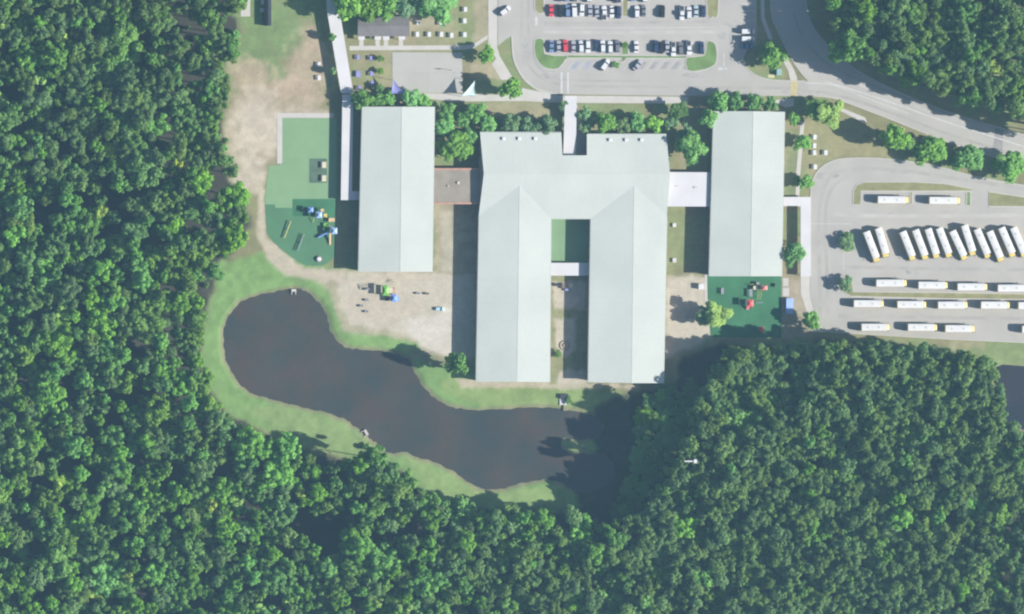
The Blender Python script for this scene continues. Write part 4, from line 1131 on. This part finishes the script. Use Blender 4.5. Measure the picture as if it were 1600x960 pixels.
play('play_tower', 'red-roofed play structure on the deep green turf', 1180, 460, [
    ('tower', 1172, 474, 2.1, 2.2, 1.4, 3.0, 'red', 'grey'), ('tower', 1181.5, 450, 1.8, 1.5, 1.3, 2.2, None, 'cream'), ('tower', 1194, 450, 2.0, 1.3, 1.2, 2.4, 'pink', 'yellow'), ('tower', 1174, 458, 1.2, 3.0, 1.2, 1.9, None, 'grey'),
    ('arch', 1186, 453, 1185, 468, 1.9, 1.5, 'yellow'), ('slide', 1170, 479, 1.2, 1169, 484, 1.5, 'pink'), ('tube', 1181, 473, 1.2, 1192, 473, 0.3, 0.12, 'grey'), ('panel', 1184, 443, 1.2, 1.0, 0.5, 1.3, 'grey'), ('tube', 1172, 445, 1.2, 1178, 444, 1.2, 0.1, 'yellow')])
play('playhouse', 'small red playhouse near the lower right of deep green turf', 1189.5, 515, [('tower', 1190, 515, 1.2, 1.6, 0.2, 1.5, 'red', 'red')])
play('spring_rider', 'dark spring rider in the upper right of deep green turf', 1211, 446, [('panel', 1211, 446, 0.8, 1.4, 0.3, 0.8, 'dark'), ('panel', 1212, 448, 0.4, 0.4, 0.8, 1.1, 'green')], 'spring rider')
play('bench', 'weathered bench on the left of deep green turf', 1129, 455, [('panel', 1129, 455, 0.9, 2.4, 0.3, 0.5, 'grey'), ('panel', 1127, 455, 0.2, 2.4, 0.55, 0.95, 'grey')], 'bench')
play('play_kitchen', 'jumble of small play furniture in the sandy courtyard below the canopy', 889, 446, [('panel', 892.5, 446.5, 1.4, 1.6, 0.3, 1.0, 'cream'), ('panel', 886, 453, 1.6, 0.9, 0.3, 0.8, 'violet'), ('panel', 880, 447, 1.2, 2.0, 0.2, 0.9, 'brown'), ('panel', 868, 445, 1.4, 1.2, 0.3, 0.9, 'dark')])
rg = empty('sandbox_ring', P(882, 540)); tag(rg, 'round timber sandbox ring in the lower courtyard', 'sandbox')
for i in range(10):
    a0, a1 = 2 * math.pi * i / 10, 2 * math.pi * (i + 1) / 10
    MB().tube((1.8 * math.cos(a0), 1.8 * math.sin(a0), 0.15), (1.8 * math.cos(a1), 1.8 * math.sin(a1), 0.15), 0.18).build('log', M['wood'], rg)
fixn(MB().tube((0, 0, 0.01), (0, 0, 0.3), 0.7, n=12).build('stump', M['wood'], rg).data)

# ------------------------------------------------------------------ trees
def cards(pos, nrm, size, rs):
    """leaf clumps: bent quads as arrays"""
    n = len(pos)
    nrm = nrm / (np.linalg.norm(nrm, axis=1, keepdims=True) + 1e-9)
    t = rs.normal(size=(n, 3)); t -= nrm * (t * nrm).sum(1, keepdims=True); t /= np.linalg.norm(t, axis=1, keepdims=True) + 1e-9
    b = np.cross(nrm, t)
    s_ = size[:, None]
    a = 0.7 + 0.6 * rs.rand(n, 1)
    v = np.stack([pos - t * s_ * a - b * s_ * 0.35, pos + t * s_ * 0.25 - b * s_ / a, pos + t * s_ * a + b * s_ * 0.35, pos - t * s_ * 0.25 + b * s_ / a], 1)
    v[:, 1] -= nrm * s_ * 0.25; v[:, 3] -= nrm * s_ * 0.25
    return v.reshape(-1, 3)

def quad_mesh(name, v, m):
    me = bpy.data.meshes.new(name)
    n = len(v) // 4
    me.vertices.add(len(v)); me.vertices.foreach_set('co', v.astype(np.float32).ravel())
    me.loops.add(n * 4); me.loops.foreach_set('vertex_index', np.arange(n * 4, dtype=np.int32))
    me.polygons.add(n); me.polygons.foreach_set('loop_start', np.arange(0, n * 4, 4, dtype=np.int32)); me.polygons.foreach_set('loop_total', np.full(n, 4, np.int32))
    me.update(); me.materials.append(m)
    return me

def crown_mesh(name, m, seed, Rc=4.0, zc=0.0, hz=3.0, nl=16, per=70, leaf=0.55, lobe=(0.24, 0.42), flat=0.8, up=0.35, low=0.0):
    """lobed crown about its own base at z = 0 .. 2*hz, radius Rc"""
    rs = np.random.RandomState(seed)
    out = []
    ph = rs.rand(4) * 6.28
    for i in range(nl):
        th = rs.rand() * 2 * math.pi
        skirt = i < nl * low
        rr = (0.55 + 0.45 * rs.rand() if skirt else math.sqrt(rs.rand())) * 0.82 * (1 + 0.22 * math.sin(2 * th + ph[0]) + 0.16 * math.sin(3 * th + ph[1]))
        dome = math.sqrt(max(0.0, 1 - min(1, rr) ** 2))
        z = hz * (1 + dome * (rs.rand() ** 0.55 * 1.25 - 0.35)) * (0.85 + 0.3 * rs.rand())
        if skirt: z = hz * rs.uniform(0.15, 0.8)
        c = np.array([Rc * rr * math.cos(th), Rc * rr * math.sin(th), z])
        rl = Rc * rs.uniform(*lobe) * (1.1 - 0.25 * rr)
        k = int(per * rs.uniform(0.7, 1.3))
        d = rs.normal(size=(k, 3)); d[:, 2] += up; d /= np.linalg.norm(d, axis=1, keepdims=True)
        wob = 1 + 0.22 * np.sin(5 * d[:, :1] + ph[2] + i) * np.sin(4 * d[:, 1:2] + i)
        pos = c + d * rl * np.array([1, 1, flat]) * (0.62 + 0.45 * rs.rand(k, 1)) * wob
        nr = d + rs.normal(size=(k, 3)) * 0.35 + np.array([0, 0, 0.2])
        out.append(cards(pos, nr, leaf * (0.55 + 0.75 * rs.rand(k)), rs))
    k = int(nl * per * 0.18)                                     # loose inner foliage
    d = rs.normal(size=(k, 3)); d /= np.linalg.norm(d, axis=1, keepdims=True)
    pos = np.array([0, 0, hz * 0.95]) + d * np.array([Rc * 0.6, Rc * 0.6, hz * 0.6]) * rs.rand(k, 1) ** 0.4
    out.append(cards(pos, rs.normal(size=(k, 3)) + [0, 0, 0.5], leaf * (0.7 + 0.6 * rs.rand(k)), rs))
    return quad_mesh(name, np.concatenate(out), m)

def trunk_mesh(name, seed, h, r, top, spread=2.0, nb=6):
    """tapered bole with limbs running up into the crown; h bole height, top crown height above the bole"""
    rs = random.Random(seed)
    mb = MB()
    b1 = Vector((rs.uniform(-.25, .25), rs.uniform(-.25, .25), h * 0.55)); b2 = Vector((rs.uniform(-.4, .4), rs.uniform(-.4, .4), h)); b3 = b2 + Vector((rs.uniform(-.4, .4), rs.uniform(-.4, .4), top * 1.2))
    mb.tube((0, 0, -0.2), (0, 0, 0.35), r * 1.5, r * 1.05, 7).tube((0, 0, 0.35), b1, r * 1.05, r * 0.8, 7).tube(b1, b2, r * 0.8, r * 0.6, 7).tube(b2, b3, r * 0.6, r * 0.12, 6)
    for i in range(nb):
        a = 2 * math.pi * i / nb + rs.uniform(-.4, .4)
        s_ = b2 + (b3 - b2) * rs.uniform(-0.15, 0.5)
        e = s_ + Vector((math.cos(a) * spread * rs.uniform(.6, 1), math.sin(a) * spread * rs.uniform(.6, 1), top * rs.uniform(.35, .9)))
        mb.tube(s_, e, r * 0.35, r * 0.08, 5)
    return mb.mesh(name, M['bark'])

def bare_mesh(name, seed, Rc=3.6, hz=3.2):
    rs = np.random.RandomState(seed)
    out = []
    def twig(a, b, wd):
        d = b - a; s_ = np.cross(d, rs.normal(size=3)); s_ = s_ / (np.linalg.norm(s_) + 1e-9) * wd
        out.append(np.array([a - s_, a + s_, b + s_ * 0.4, b - s_ * 0.4]))
    for i in range(26):
        th = rs.rand() * 6.283; el = rs.uniform(0.25, 1.3)
        e = np.array([math.cos(th) * math.cos(el) * Rc, math.sin(th) * math.cos(el) * Rc, hz * 0.5 + math.sin(el) * hz * 1.4]) * rs.uniform(0.7, 1.05)
        s0 = np.array([0, 0, hz * rs.uniform(0.0, 0.8)])
        twig(s0, e, 0.14)
        for j in range(11):
            t = rs.uniform(0.3, 1); q = s0 + (e - s0) * t
            e2 = q + rs.normal(size=3) * np.array([0.9, 0.9, 0.7]) + np.array([0, 0, 0.3])
            twig(q, e2, 0.11)
            for k in range(3):
                q2 = q + (e2 - q) * rs.uniform(0.3, 1); twig(q2, q2 + rs.normal(size=3) * 0.6, 0.10)
    return quad_mesh(name, np.concatenate(out), M['twig'])

# kinds of tree: every variant is (crown mesh, trunk mesh, crown radius, height of crown base, crown height)
VAR = {}
for k, n in (('bright', 6), ('mid', 6), ('pine', 5), ('lime', 2), ('bare', 3), ('yard', 4), ('sage', 2)):
    VAR[k] = []
    for i in range(n):
        sd_ = sum(map(ord, k)) * 13 + i
        if k == 'pine':
            rad, base, hz = 3.3, 12.0, 3.8
            cm = crown_mesh('crown', LEAF[k], sd_, rad, hz=hz, nl=13, per=92, leaf=0.36, lobe=(0.32, 0.52), flat=0.75, up=0.4)
        elif k == 'bare':
            rad, base, hz = 3.6, 9.5, 3.0
            cm = bare_mesh('crown', sd_, rad, hz)
        elif k in ('yard', 'sage'):
            rad, base, hz = 3.4, 1.9, 2.2
            cm = crown_mesh('crown', LEAF[k], sd_, rad, hz=hz, nl=20, per=90, leaf=0.33, lobe=(0.28, 0.42), flat=0.9, up=0.4, low=0.15)
        elif k == 'lime':
            rad, base, hz = 3.6, 9.0, 3.2
            cm = crown_mesh('crown', LEAF[k], sd_, rad, hz=hz, nl=20, per=90, leaf=0.35, lobe=(0.26, 0.42), low=0.2)
        elif i >= 4:                                             # broad old crowns
            rad, base, hz = 7.5, 8.5, 4.6
            cm = crown_mesh('crown', LEAF[k], sd_, rad, hz=hz, nl=74, per=66, leaf=0.46, lobe=(0.14, 0.25), flat=0.9, up=0.4, low=0.2)
        else:
            rad, base, hz = 4.3, 8.0, 4.6
            cm = crown_mesh('crown', LEAF[k], sd_, rad, hz=hz, nl=28, per=84, leaf=0.38, lobe=(0.24, 0.40), flat=0.85, up=0.4, low=0.25)
        tm = trunk_mesh('trunk', sd_, base, 0.13 if base < 4 else 0.27, hz, rad * 0.55, 6)
        VAR[k].append((cm, tm, rad, base, hz))

def tree(px, py, rad_px, kind, label, group=None, hs=1.0, name=None, vi=None, aim=0.75, base_z=0.0):
    """a tree whose crown is seen at (px, py) with that radius; hs scales its height"""
    v = VAR[kind][(rnd.randrange(min(4, len(VAR[kind]))) if vi is None else vi)]
    cm, tm, rad, base, hz = v
    k = rad_px * S / rad
    zc = (base + hz * 1.1) * k * hs
    p = P(px, py, zc * aim + base_z)
    t = empty(name or {'pine': 'pine_tree', 'bare': 'bare_tree'}.get(kind, 'broadleaf_tree'), (p.x, p.y, base_z), rnd.uniform(0, 6.28))
    t.scale = (k, k, k * hs)
    tag(t, label, 'tree', group)
    link('crown', cm, t, (0, 0, base))
    link('trunk', tm, t)
    return t

# ---- trees standing about the school
Yd = [
    (540, 3, 24, 'yard', 1.0, 'broad green tree at the top edge left of the grey-roofed house'), (575, 4, 20, 'yard', 0.95, 'green tree touching the top edge just above left end of grey-roofed house'),
    (600, 6, 20, 'yard', 0.9, 'green tree hanging over the middle of grey roof'), (629, 8, 21, 'sage', 0.8, 'paler green tree over the right end of grey roof'),
    (684, 10, 27, 'yard', 0.6, 'large round tree at the top edge above the white picnic tables'), (517, 58, 6, 'yard', 1.6, 'small upper shrub tree poking out beside the slanting white walkway'),
    (519, 112, 5.5, 'sage', 1.6, 'small lower shrub tree poking out beside the slanting white walkway'),
    (758, 86, 11, 'yard', 1.2, 'small round tree right of the sports court'), (796, 139, 15, 'yard', 1.35, 'round tree with a large shadow beside teal shade sail'),
    (566, 154, 14, 'yard', 1.0, 'leftmost tree in the clump above left classroom building'), (590, 158, 11, 'yard', 0.9, 'second tree from the left in the clump above left classroom building'),
    (606, 156, 10, 'yard', 0.9, 'small middle tree in the clump above left classroom building'), (642, 156, 14, 'yard', 0.85, 'tree above the ridge end of left classroom building'), (662, 158, 10, 'yard', 0.85, 'rightmost tree in the clump above left classroom building'),
    (697, 174, 13, 'yard', 0.9, 'upper left tree of the cluster between the left and central buildings'), (692, 198, 13, 'yard', 0.9, 'left middle tree of the cluster between the left and central buildings'),
    (722, 188, 10, 'yard', 0.9, 'narrow centre tree of the cluster between the left and central buildings'), (742, 173, 14, 'yard', 0.85, 'upper right tree of the cluster between left and central buildings'),
    (712, 230, 21, 'yard', 0.75, 'largest tree of the cluster between left and central buildings'), (733, 212, 11, 'yard', 0.9, 'tree at the upper left corner of central roof'),
    (688, 224, 8, 'lime', 0.4, 'small yellow-green tree at the right eave of left classroom building'), (761, 196, 12, 'yard', 0.85, 'first tree from the left along top eave of central building'),
    (798, 194, 14, 'sage', 0.8, 'second pale tree along top eave of central building'), (826, 197, 12, 'sage', 0.8, 'third pale tree along top eave of central building'), (853, 194, 15, 'sage', 0.8, 'fourth tree along top eave, beside the entrance canopy'),
    (879, 165, 7, 'sage', 1.1, 'slim thin tree at left side of entrance canopy'), (912, 178, 9, 'sage', 1.0, 'thin grey-green tree at right side of entrance canopy'), (913, 200, 8, 'sage', 1.0, 'low thin tree between entrance canopy and the trees on right'),
    (946, 194, 14, 'yard', 0.95, 'first bright tree right of the entrance canopy along top eave'), (971, 196, 12, 'sage', 0.85, 'round grey-green tree second right of the entrance canopy'),
    (995, 192, 12, 'yard', 0.9, 'third tree right of the entrance canopy along top eave'), (1021, 195, 13, 'yard', 0.9, 'fourth tree right of the entrance canopy, near roof corner'),
    (1058, 172, 13, 'mid', 0.45, 'dark tree beside the pavement between central and right buildings'), (1048, 192, 9, 'sage', 1.0, 'thin tree at upper right corner of central roof'),
    (1079, 232, 22, 'yard', 0.8, 'large spreading tree between the central and right buildings'), (1068, 210, 12, 'sage', 0.9, 'paler tree just above the large spreading tree'),
    (1105, 186, 13, 'yard', 1.1, 'bright tree at the upper left corner of right classroom building'), (1124, 159, 14, 'yard', 1.0, 'leftmost tree in the hedge-like row above right classroom building'),
    (1147, 158, 13, 'yard', 1.0, 'second tree in the hedge-like row above right classroom building'), (1176, 160, 12, 'yard', 0.95, 'third tree in the hedge-like row above right classroom building'), (1203, 163, 10, 'yard', 0.95, 'last small tree in the hedge-like row above right classroom building'),
    (1296, 177, 18, 'lime', 0.42, 'bright lime green tree right of the top corner of right classroom building'), (1278, 172, 17, 'mid', 0.36, 'darker tree tucked against the bright lime green tree'),
    (1240, 186, 9, 'yard', 0.9, 'small tree at the upper right corner of right classroom building'), (1254, 224, 11, 'yard', 1.0, 'small tree on the lawn left of the white picnic tables'),
    (1259, 285, 10, 'yard', 0.9, 'small tree at the curve of bus lot near the white canopy'), (1246, 283, 6, 'mid', 0.3, 'dark shrub against right wall of right classroom building'),
    (1204, 87, 18, 'yard', 0.8, 'large round tree on the island beside the white vans'), (1240, 397, 15, 'yard', 0.95, 'tree beside the bus lot pavement at right classroom building'),
    (1396, 213, 17, 'yard', 1.3, 'first tree of the roadside row above the bus lot, with long shadow'), (1414, 222, 13, 'mid', 0.45, 'darker tree tucked behind the first roadside tree'), (1455, 236, 20, 'yard', 0.75, 'second large tree of the roadside row above bus lot'),
    (1436, 238, 11, 'mid', 0.4, 'small dark tree between first and second roadside trees'), (1514, 249, 19, 'yard', 0.75, 'third bright tree of the roadside row above bus lot'), (1494, 246, 10, 'mid', 0.4, 'small dark tree left of the third roadside tree'),
    (1580, 262, 21, 'yard', 0.75, 'fourth tree of the roadside row, near right edge'), (1560, 258, 10, 'mid', 0.4, 'small dark tree left of the fourth roadside tree'),
    (1119, 491, 17, 'lime', 0.45, 'yellow-green round tree at the left edge of deep green turf'), (1098, 495, 12, 'sage', 0.95, 'duller green tree leaning against the yellow-green tree'),
    (1267, 500, 12, 'yard', 1.2, 'small bright tree at lower left corner of bus lot'), (1323, 378, 11, 'sage', 0.6, 'olive shrub tree on the small kerbed island left of slanted buses'), (1321, 444, 10, 'sage', 0.85, 'olive shrub on the rounded left end of long grass strip'),
    (713, 568, 15.5, 'yard', 1.75, 'lone green tree at the lower left corner of central building by the pond'),
    (962, 102, 5, 'mid', 0.35, 'small dark shrub between the two angled cars'), (975.5, 71, 4.5, 'mid', 0.35, 'small dark shrub on the planter in the lower row of cars'),
    (594, 138, 6, 'mid', 0.5, 'small dark shrub left of the blue shade sail'), (594, 92, 5, 'mid', 0.4, 'small shrub between the blue tables and sports court'), (594, 111, 5, 'mid', 0.4, 'low shrub midway along left side of sports court'),
    (872, 553, 5, 'mid', 0.3, 'low bush in the lower courtyard'), (888, 626, 5, 'mid', 0.3, 'low bush beside the outlet platform'),
]
for x, y, r, k, h, lb in Yd:
    tree(x, y, r * 1.16, k, lb, 'trees standing about the school grounds', h / 1.1)

# ---- the wood round the school
F_LEFT = [(-60, -60), (372, -60), (380, 10), (372, 60), (352, 105), (344, 165), (340, 215), (358, 262), (366, 300), (382, 322), (378, 352), (360, 385), (338, 420), (320, 455), (306, 500), (312, 560), (312, 618),
          (352, 650), (385, 678), (420, 690), (470, 712), (535, 728), (560, 718), (580, 694), (602, 696), (612, 722), (652, 752), (676, 792), (740, 796), (800, 803), (870, 806), (905, 810), (960, 820), (960, 1020), (-60, 1020)]
F_RIGHT = [(1132, 552), (1180, 547), (1250, 542), (1340, 541), (1425, 541), (1500, 556), (1548, 572), (1556, 605), (1560, 655), (1590, 678), (1660, 690), (1660, 1020), (955, 1020), (955, 820), (1010, 800), (1040, 740), (1062, 690), (1085, 640), (1112, 600)]
F_TOP = [(1294, -60), (1660, -60), (1660, 215), (1600, 188), (1520, 162), (1455, 138), (1390, 112), (1328, 84), (1304, 45), (1294, 5)]
W_NW = [('pine', .42), ('mid', .28), ('bright', .20), ('lime', .02), ('bare', .07)]
W_SW = [('bright', .46), ('mid', .33), ('bare', .09), ('pine', .10), ('lime', .02)]
W_BARE = [('bright', .34), ('mid', .34), ('bare', .26), ('pine', .06)]
W_R = [('pine', .80), ('mid', .10), ('bright', .09), ('bare', .01)]
W_T = [('pine', .52), ('mid', .28), ('bright', .17), ('lime', .03)]
def pick(ws, r):
    for k, v in ws:
        if r < v: return k
        r -= v
    return ws[0][0]
plants, cell = [], {}
rs = np.random.RandomState(5)
def scatter(poly, weights, tries):
    xs = [p[0] for p in poly]; ys = [p[1] for p in poly]
    qx = rs.uniform(min(xs), max(xs), tries); qy = rs.uniform(min(ys), max(ys), tries)
    inside = sdist(qx, qy, poly) > 0
    zone = fbm(qx / 70, qy / 70, 77, 3)
    for x, y, ok, zn in zip(qx, qy, inside, zone):
        if not ok: continue
        ws = weights(x, y, zn)
        k = pick(ws, rs.rand())
        r = {'pine': 9 + 8 * rs.rand() ** 1.4, 'bright': 10 + 28 * rs.rand() ** 2.0, 'mid': 10 + 26 * rs.rand() ** 2.0, 'lime': rs.uniform(10, 15), 'bare': rs.uniform(13, 19)}[k]
        if x < 16 or x > 1585 or y > 945: r = min(r, 24)
        c0 = (int(x // 60), int(y // 60))
        good = True
        for i in (-1, 0, 1):
            for j in (-1, 0, 1):
                for (x2, y2, r2) in cell.get((c0[0] + i, c0[1] + j), ()):
                    if math.hypot(x - x2, y - y2) < (0.54 if k == 'pine' else 0.585) * (r + r2): good = False; break
                if not good: break
            if not good: break
        if not good: continue
        cell.setdefault(c0, []).append((x, y, r))
        plants.append((x, y, r, k))
scatter(F_LEFT, lambda x, y, z: (W_NW if y < 300 + 160 * (z - 0.5) * 2 else (W_BARE if z > 0.60 else W_SW)) if x < 700 else [('bright', .28), ('mid', .25), ('pine', .40), ('bare', .07)], 30000)
scatter(F_RIGHT, lambda x, y, z: W_R if (x > 1120 or y < 850) else [('pine', .6), ('mid', .2), ('bright', .2)], 20000)
scatter(F_TOP, lambda x, y, z: W_T, 9000)
F_DARK = [(990, 640), (1040, 612), (1110, 602), (1085, 640), (1062, 690), (1040, 740), (1010, 800), (960, 800), (985, 740), (1000, 690)]
n0 = len(plants)
scatter(F_DARK, lambda x, y, z: [('mid', .6), ('bright', .2), ('pine', .2)], 4000)
LOW = set(id(p) for p in plants[n0:])
inframe = [p for p in plants if -6 < p[0] < 1606 and -6 < p[1] < 966]
single = set(id(p) for p in sorted(inframe, key=lambda p: -(0.5 if id(p) in LOW else 1) * p[2] * {'lime': 1.3, 'bare': 1.12, 'pine': 1.55}.get(p[3], 1.0))[:300])
DESC = {'pine': 'dark olive pine', 'bright': 'bright green broadleaf tree', 'mid': 'mid green broadleaf tree', 'lime': 'yellow-green tree', 'bare': 'bare grey-twigged tree'}
def where(x, y):
    if x > 1200 and y < 260: return 'in the wood above the main road' if x < 1440 else 'in the wood at the upper right corner'
    if x > 1000 and y > 500:
        if y < 640: return 'along the edge of the wood below the bus lot' if x > 1180 else 'in the wood below the deep green turf'
        if x > 1480 and y < 740: return 'in the wood just below the small right pond'
        return 'in the ' + ('upper' if y < 740 else 'middle' if y < 850 else 'lowest') + ' ' + ('left' if x < 1190 else 'central' if x < 1390 else 'right') + ' part of the right pine wood'
    if y > 700:
        if x > 700: return 'in the wood below the right end of the pond'
        if x > 400: return 'in the wood below the middle of the pond'
        return ('in the upper' if y < 830 else 'in the lowest') + (' left corner of the bottom wood' if x < 200 else ' middle of the bottom left wood')
    if y > 420: return 'in the wood just left of the pond' if x > 200 else 'at left edge level with the pond'
    if y > 200: return 'in the wood beside the sandy clearing' if x > 200 else 'at left edge level with the sandy clearing'
    return 'in the wood beside the upper grass field' if x > 200 else 'in the upper left corner of the wood'
rest = {}
for p in plants:
    x, y, r, k = p
    vi = rs.randint(len(VAR[k]))
    if k in ('bright', 'mid'): vi = rs.randint(4) if r < 22 else 4 + rs.randint(2)
    cm, tm, rad, base, hz = VAR[k][vi]
    sc_ = r * S / rad
    want = {'pine': 17.5, 'bright': 16.5, 'mid': 15.5, 'lime': 15.0, 'bare': 15.5}[k] * rs.uniform(0.82, 1.14)   # crown centre height in metres
    if x < 1140 and x > 1000 and y > 620 and y < 800: want *= 1.18
    if 1000 < x < 1250 and 500 < y < 640: want *= 0.72
    if id(p) in LOW: want = rs.uniform(2.2, 3.8)
    hs_ = want / ((base + hz * 1.1) * sc_)
    if id(p) in single:
        ed = max(float(sdist(np.array([x]), np.array([y]), q_)[0]) for q_ in (F_LEFT, F_RIGHT, F_TOP))
        big = {'pine': 14.4, 'bare': 17}.get(k, 20.5)
        lb = ('wide ' if r > big else '') + ('outermost ' if ed < 16 else '') + f'{DESC[k]} ' + where(x, y)
        tree(x, y, r, k, lb, lb + ' group', hs_, vi=vi)
    else:
        q = P(x, y, want * 0.75)
        rest.setdefault((k, vi), []).append((q.x, q.y, 0.0, rs.uniform(0, 6.28), sc_, sc_ * hs_))
# low growth along the edge of the wood
edge = []
for poly in (F_LEFT, F_RIGHT, F_TOP):
    xs = [p[0] for p in poly]; ys = [p[1] for p in poly]
    qx = rs.uniform(min(xs) - 20, max(xs) + 20, 9000); qy = rs.uniform(min(ys) - 20, max(ys) + 20, 9000)
    d = sdist(qx, qy, poly)
    for x, y, dd in zip(qx, qy, d):
        if -6 < dd < 90 and rs.rand() < (0.28 if dd < 14 else 0.12) and 0 < x < 1600 and 0 < y < 960 and sdist(np.array([x]), np.array([y]), POND)[0] < -6 and sdist(np.array([x]), np.array([y]), POND2)[0] < -4:
            if y < 260 and x > 1150: continue
            if 1040 < x < 1500 and y < 548: continue
            k = 'mid' if rs.rand() < 0.6 else 'yard'
            vi = rs.randint(4); q = P(x, y, 2)
            s_ = rs.uniform(3.0, 7.5) * S / VAR[k][vi][2]
            hh = rs.uniform(1.6, 4.5) / ((VAR[k][vi][3] + VAR[k][vi][4]))
            rest.setdefault((k, vi), []).append((q.x, q.y, -VAR[k][vi][3] * hh * 0.8, rs.uniform(0, 6.28), s_, hh))

def wood(name, label, rest):
    """everything that cannot be told apart singly: one object, its points carry copies of the crowns and trunks"""
    pts, att = [], []
    keys = list(rest)
    for i, k in enumerate(keys):
        for (x, y, z, a, s1, s2) in rest[k]:
            pts.append((x, y, z)); att.append((i, a, s1, s2))
    me = bpy.data.meshes.new(name); me.from_pydata(pts, [], [])
    A = np.array(att)
    me.attributes.new('variant', 'INT', 'POINT').data.foreach_set('value', A[:, 0].astype(np.int32))
    me.attributes.new('turn', 'FLOAT_VECTOR', 'POINT').data.foreach_set('vector', np.stack([A[:, 1] * 0, A[:, 1] * 0, A[:, 1]], 1).astype(np.float32).ravel())
    me.attributes.new('size', 'FLOAT_VECTOR', 'POINT').data.foreach_set('vector', np.stack([A[:, 2], A[:, 2], A[:, 3]], 1).astype(np.float32).ravel())
    o = link(name, me); tag(o, label, kind='stuff')
    ng = bpy.data.node_groups.new(name, 'GeometryNodeTree')
    ng.interface.new_socket('Geometry', in_out='INPUT', socket_type='NodeSocketGeometry'); ng.interface.new_socket('Geometry', in_out='OUTPUT', socket_type='NodeSocketGeometry')
    N, Lk = ng.nodes, ng.links
    gi, go = N.new('NodeGroupInput'), N.new('NodeGroupOutput')
    jn = N.new('GeometryNodeJoinGeometry')
    def named(nm, ty):
        n = N.new('GeometryNodeInputNamedAttribute'); n.data_type = ty; n.inputs['Name'].default_value = nm; return n.outputs['Attribute']
    var, turn, size = named('variant', 'INT'), named('turn', 'FLOAT_VECTOR'), named('size', 'FLOAT_VECTOR')
    e2r = N.new('FunctionNodeEulerToRotation'); Lk.new(turn, e2r.inputs[0])
    src = {}
    for ob in col.objects:
        if ob.name.split('.')[0] in ('crown', 'trunk') and ob.data.name not in src: src[ob.data.name] = ob
    for i, (k, vi) in enumerate(keys):
        cm, tm, rad, base, hz = VAR[k][vi]
        if cm.name not in src: continue
        cmpn = N.new('FunctionNodeCompare'); cmpn.data_type = 'INT'; cmpn.operation = 'EQUAL'
        ins = [s_ for s_ in cmpn.inputs if s_.enabled and s_.type == 'INT'] or [s_ for s_ in cmpn.inputs if s_.type == 'INT']
        Lk.new(var, ins[0]); ins[1].default_value = i
        j2 = N.new('GeometryNodeJoinGeometry')
        for ob, dz in ((src[cm.name], base), (src[tm.name], 0.0)):
            oi = N.new('GeometryNodeObjectInfo'); oi.transform_space = 'ORIGINAL'; oi.inputs['Object'].default_value = ob
            tf = N.new('GeometryNodeTransform'); tf.inputs['Translation'].default_value = (0, 0, dz)
            Lk.new(oi.outputs['Geometry'], tf.inputs['Geometry']); Lk.new(tf.outputs[0], j2.inputs[0])
        ip = N.new('GeometryNodeInstanceOnPoints')
        Lk.new(gi.outputs[0], ip.inputs['Points']); Lk.new(cmpn.outputs[0], ip.inputs['Selection']); Lk.new(j2.outputs[0], ip.inputs['Instance'])
        Lk.new(e2r.outputs[0], ip.inputs['Rotation']); Lk.new(size, ip.inputs['Scale'])
        Lk.new(ip.outputs[0], jn.inputs[0])
    Lk.new(jn.outputs[0], go.inputs[0])
    mod = o.modifiers.new('copies', 'NODES'); mod.node_group = ng
    return o
wood('woodland', 'dense mixed wood of merging crowns surrounding the school grounds and ponds', rest)
print('TREES', len(plants), 'in frame', len(inframe), 'rest', sum(map(len, rest.values())))

# ------------------------------------------------------------------ the air between aircraft and ground
HAZE = 5.4e-5
hz_o = MB().box(-950, 950, -950, 950, -4.0, CAM_H + 30).build('haze')
hm = bpy.data.materials.new('thin_blue_haze'); hm.use_nodes = True
ht = hm.node_tree
ht.nodes.remove(ht.nodes['Principled BSDF'])
pv = ht.nodes.new('ShaderNodeVolumePrincipled')
pv.inputs['Color'].default_value = (0.35, 0.645, 0.92, 1)
pv.inputs['Density'].default_value = HAZE
ht.links.new(pv.outputs[0], ht.nodes['Material Output'].inputs['Volume'])
hz_o.data.materials.append(hm)
tag(hz_o, 'thin bluish haze', kind='stuff')
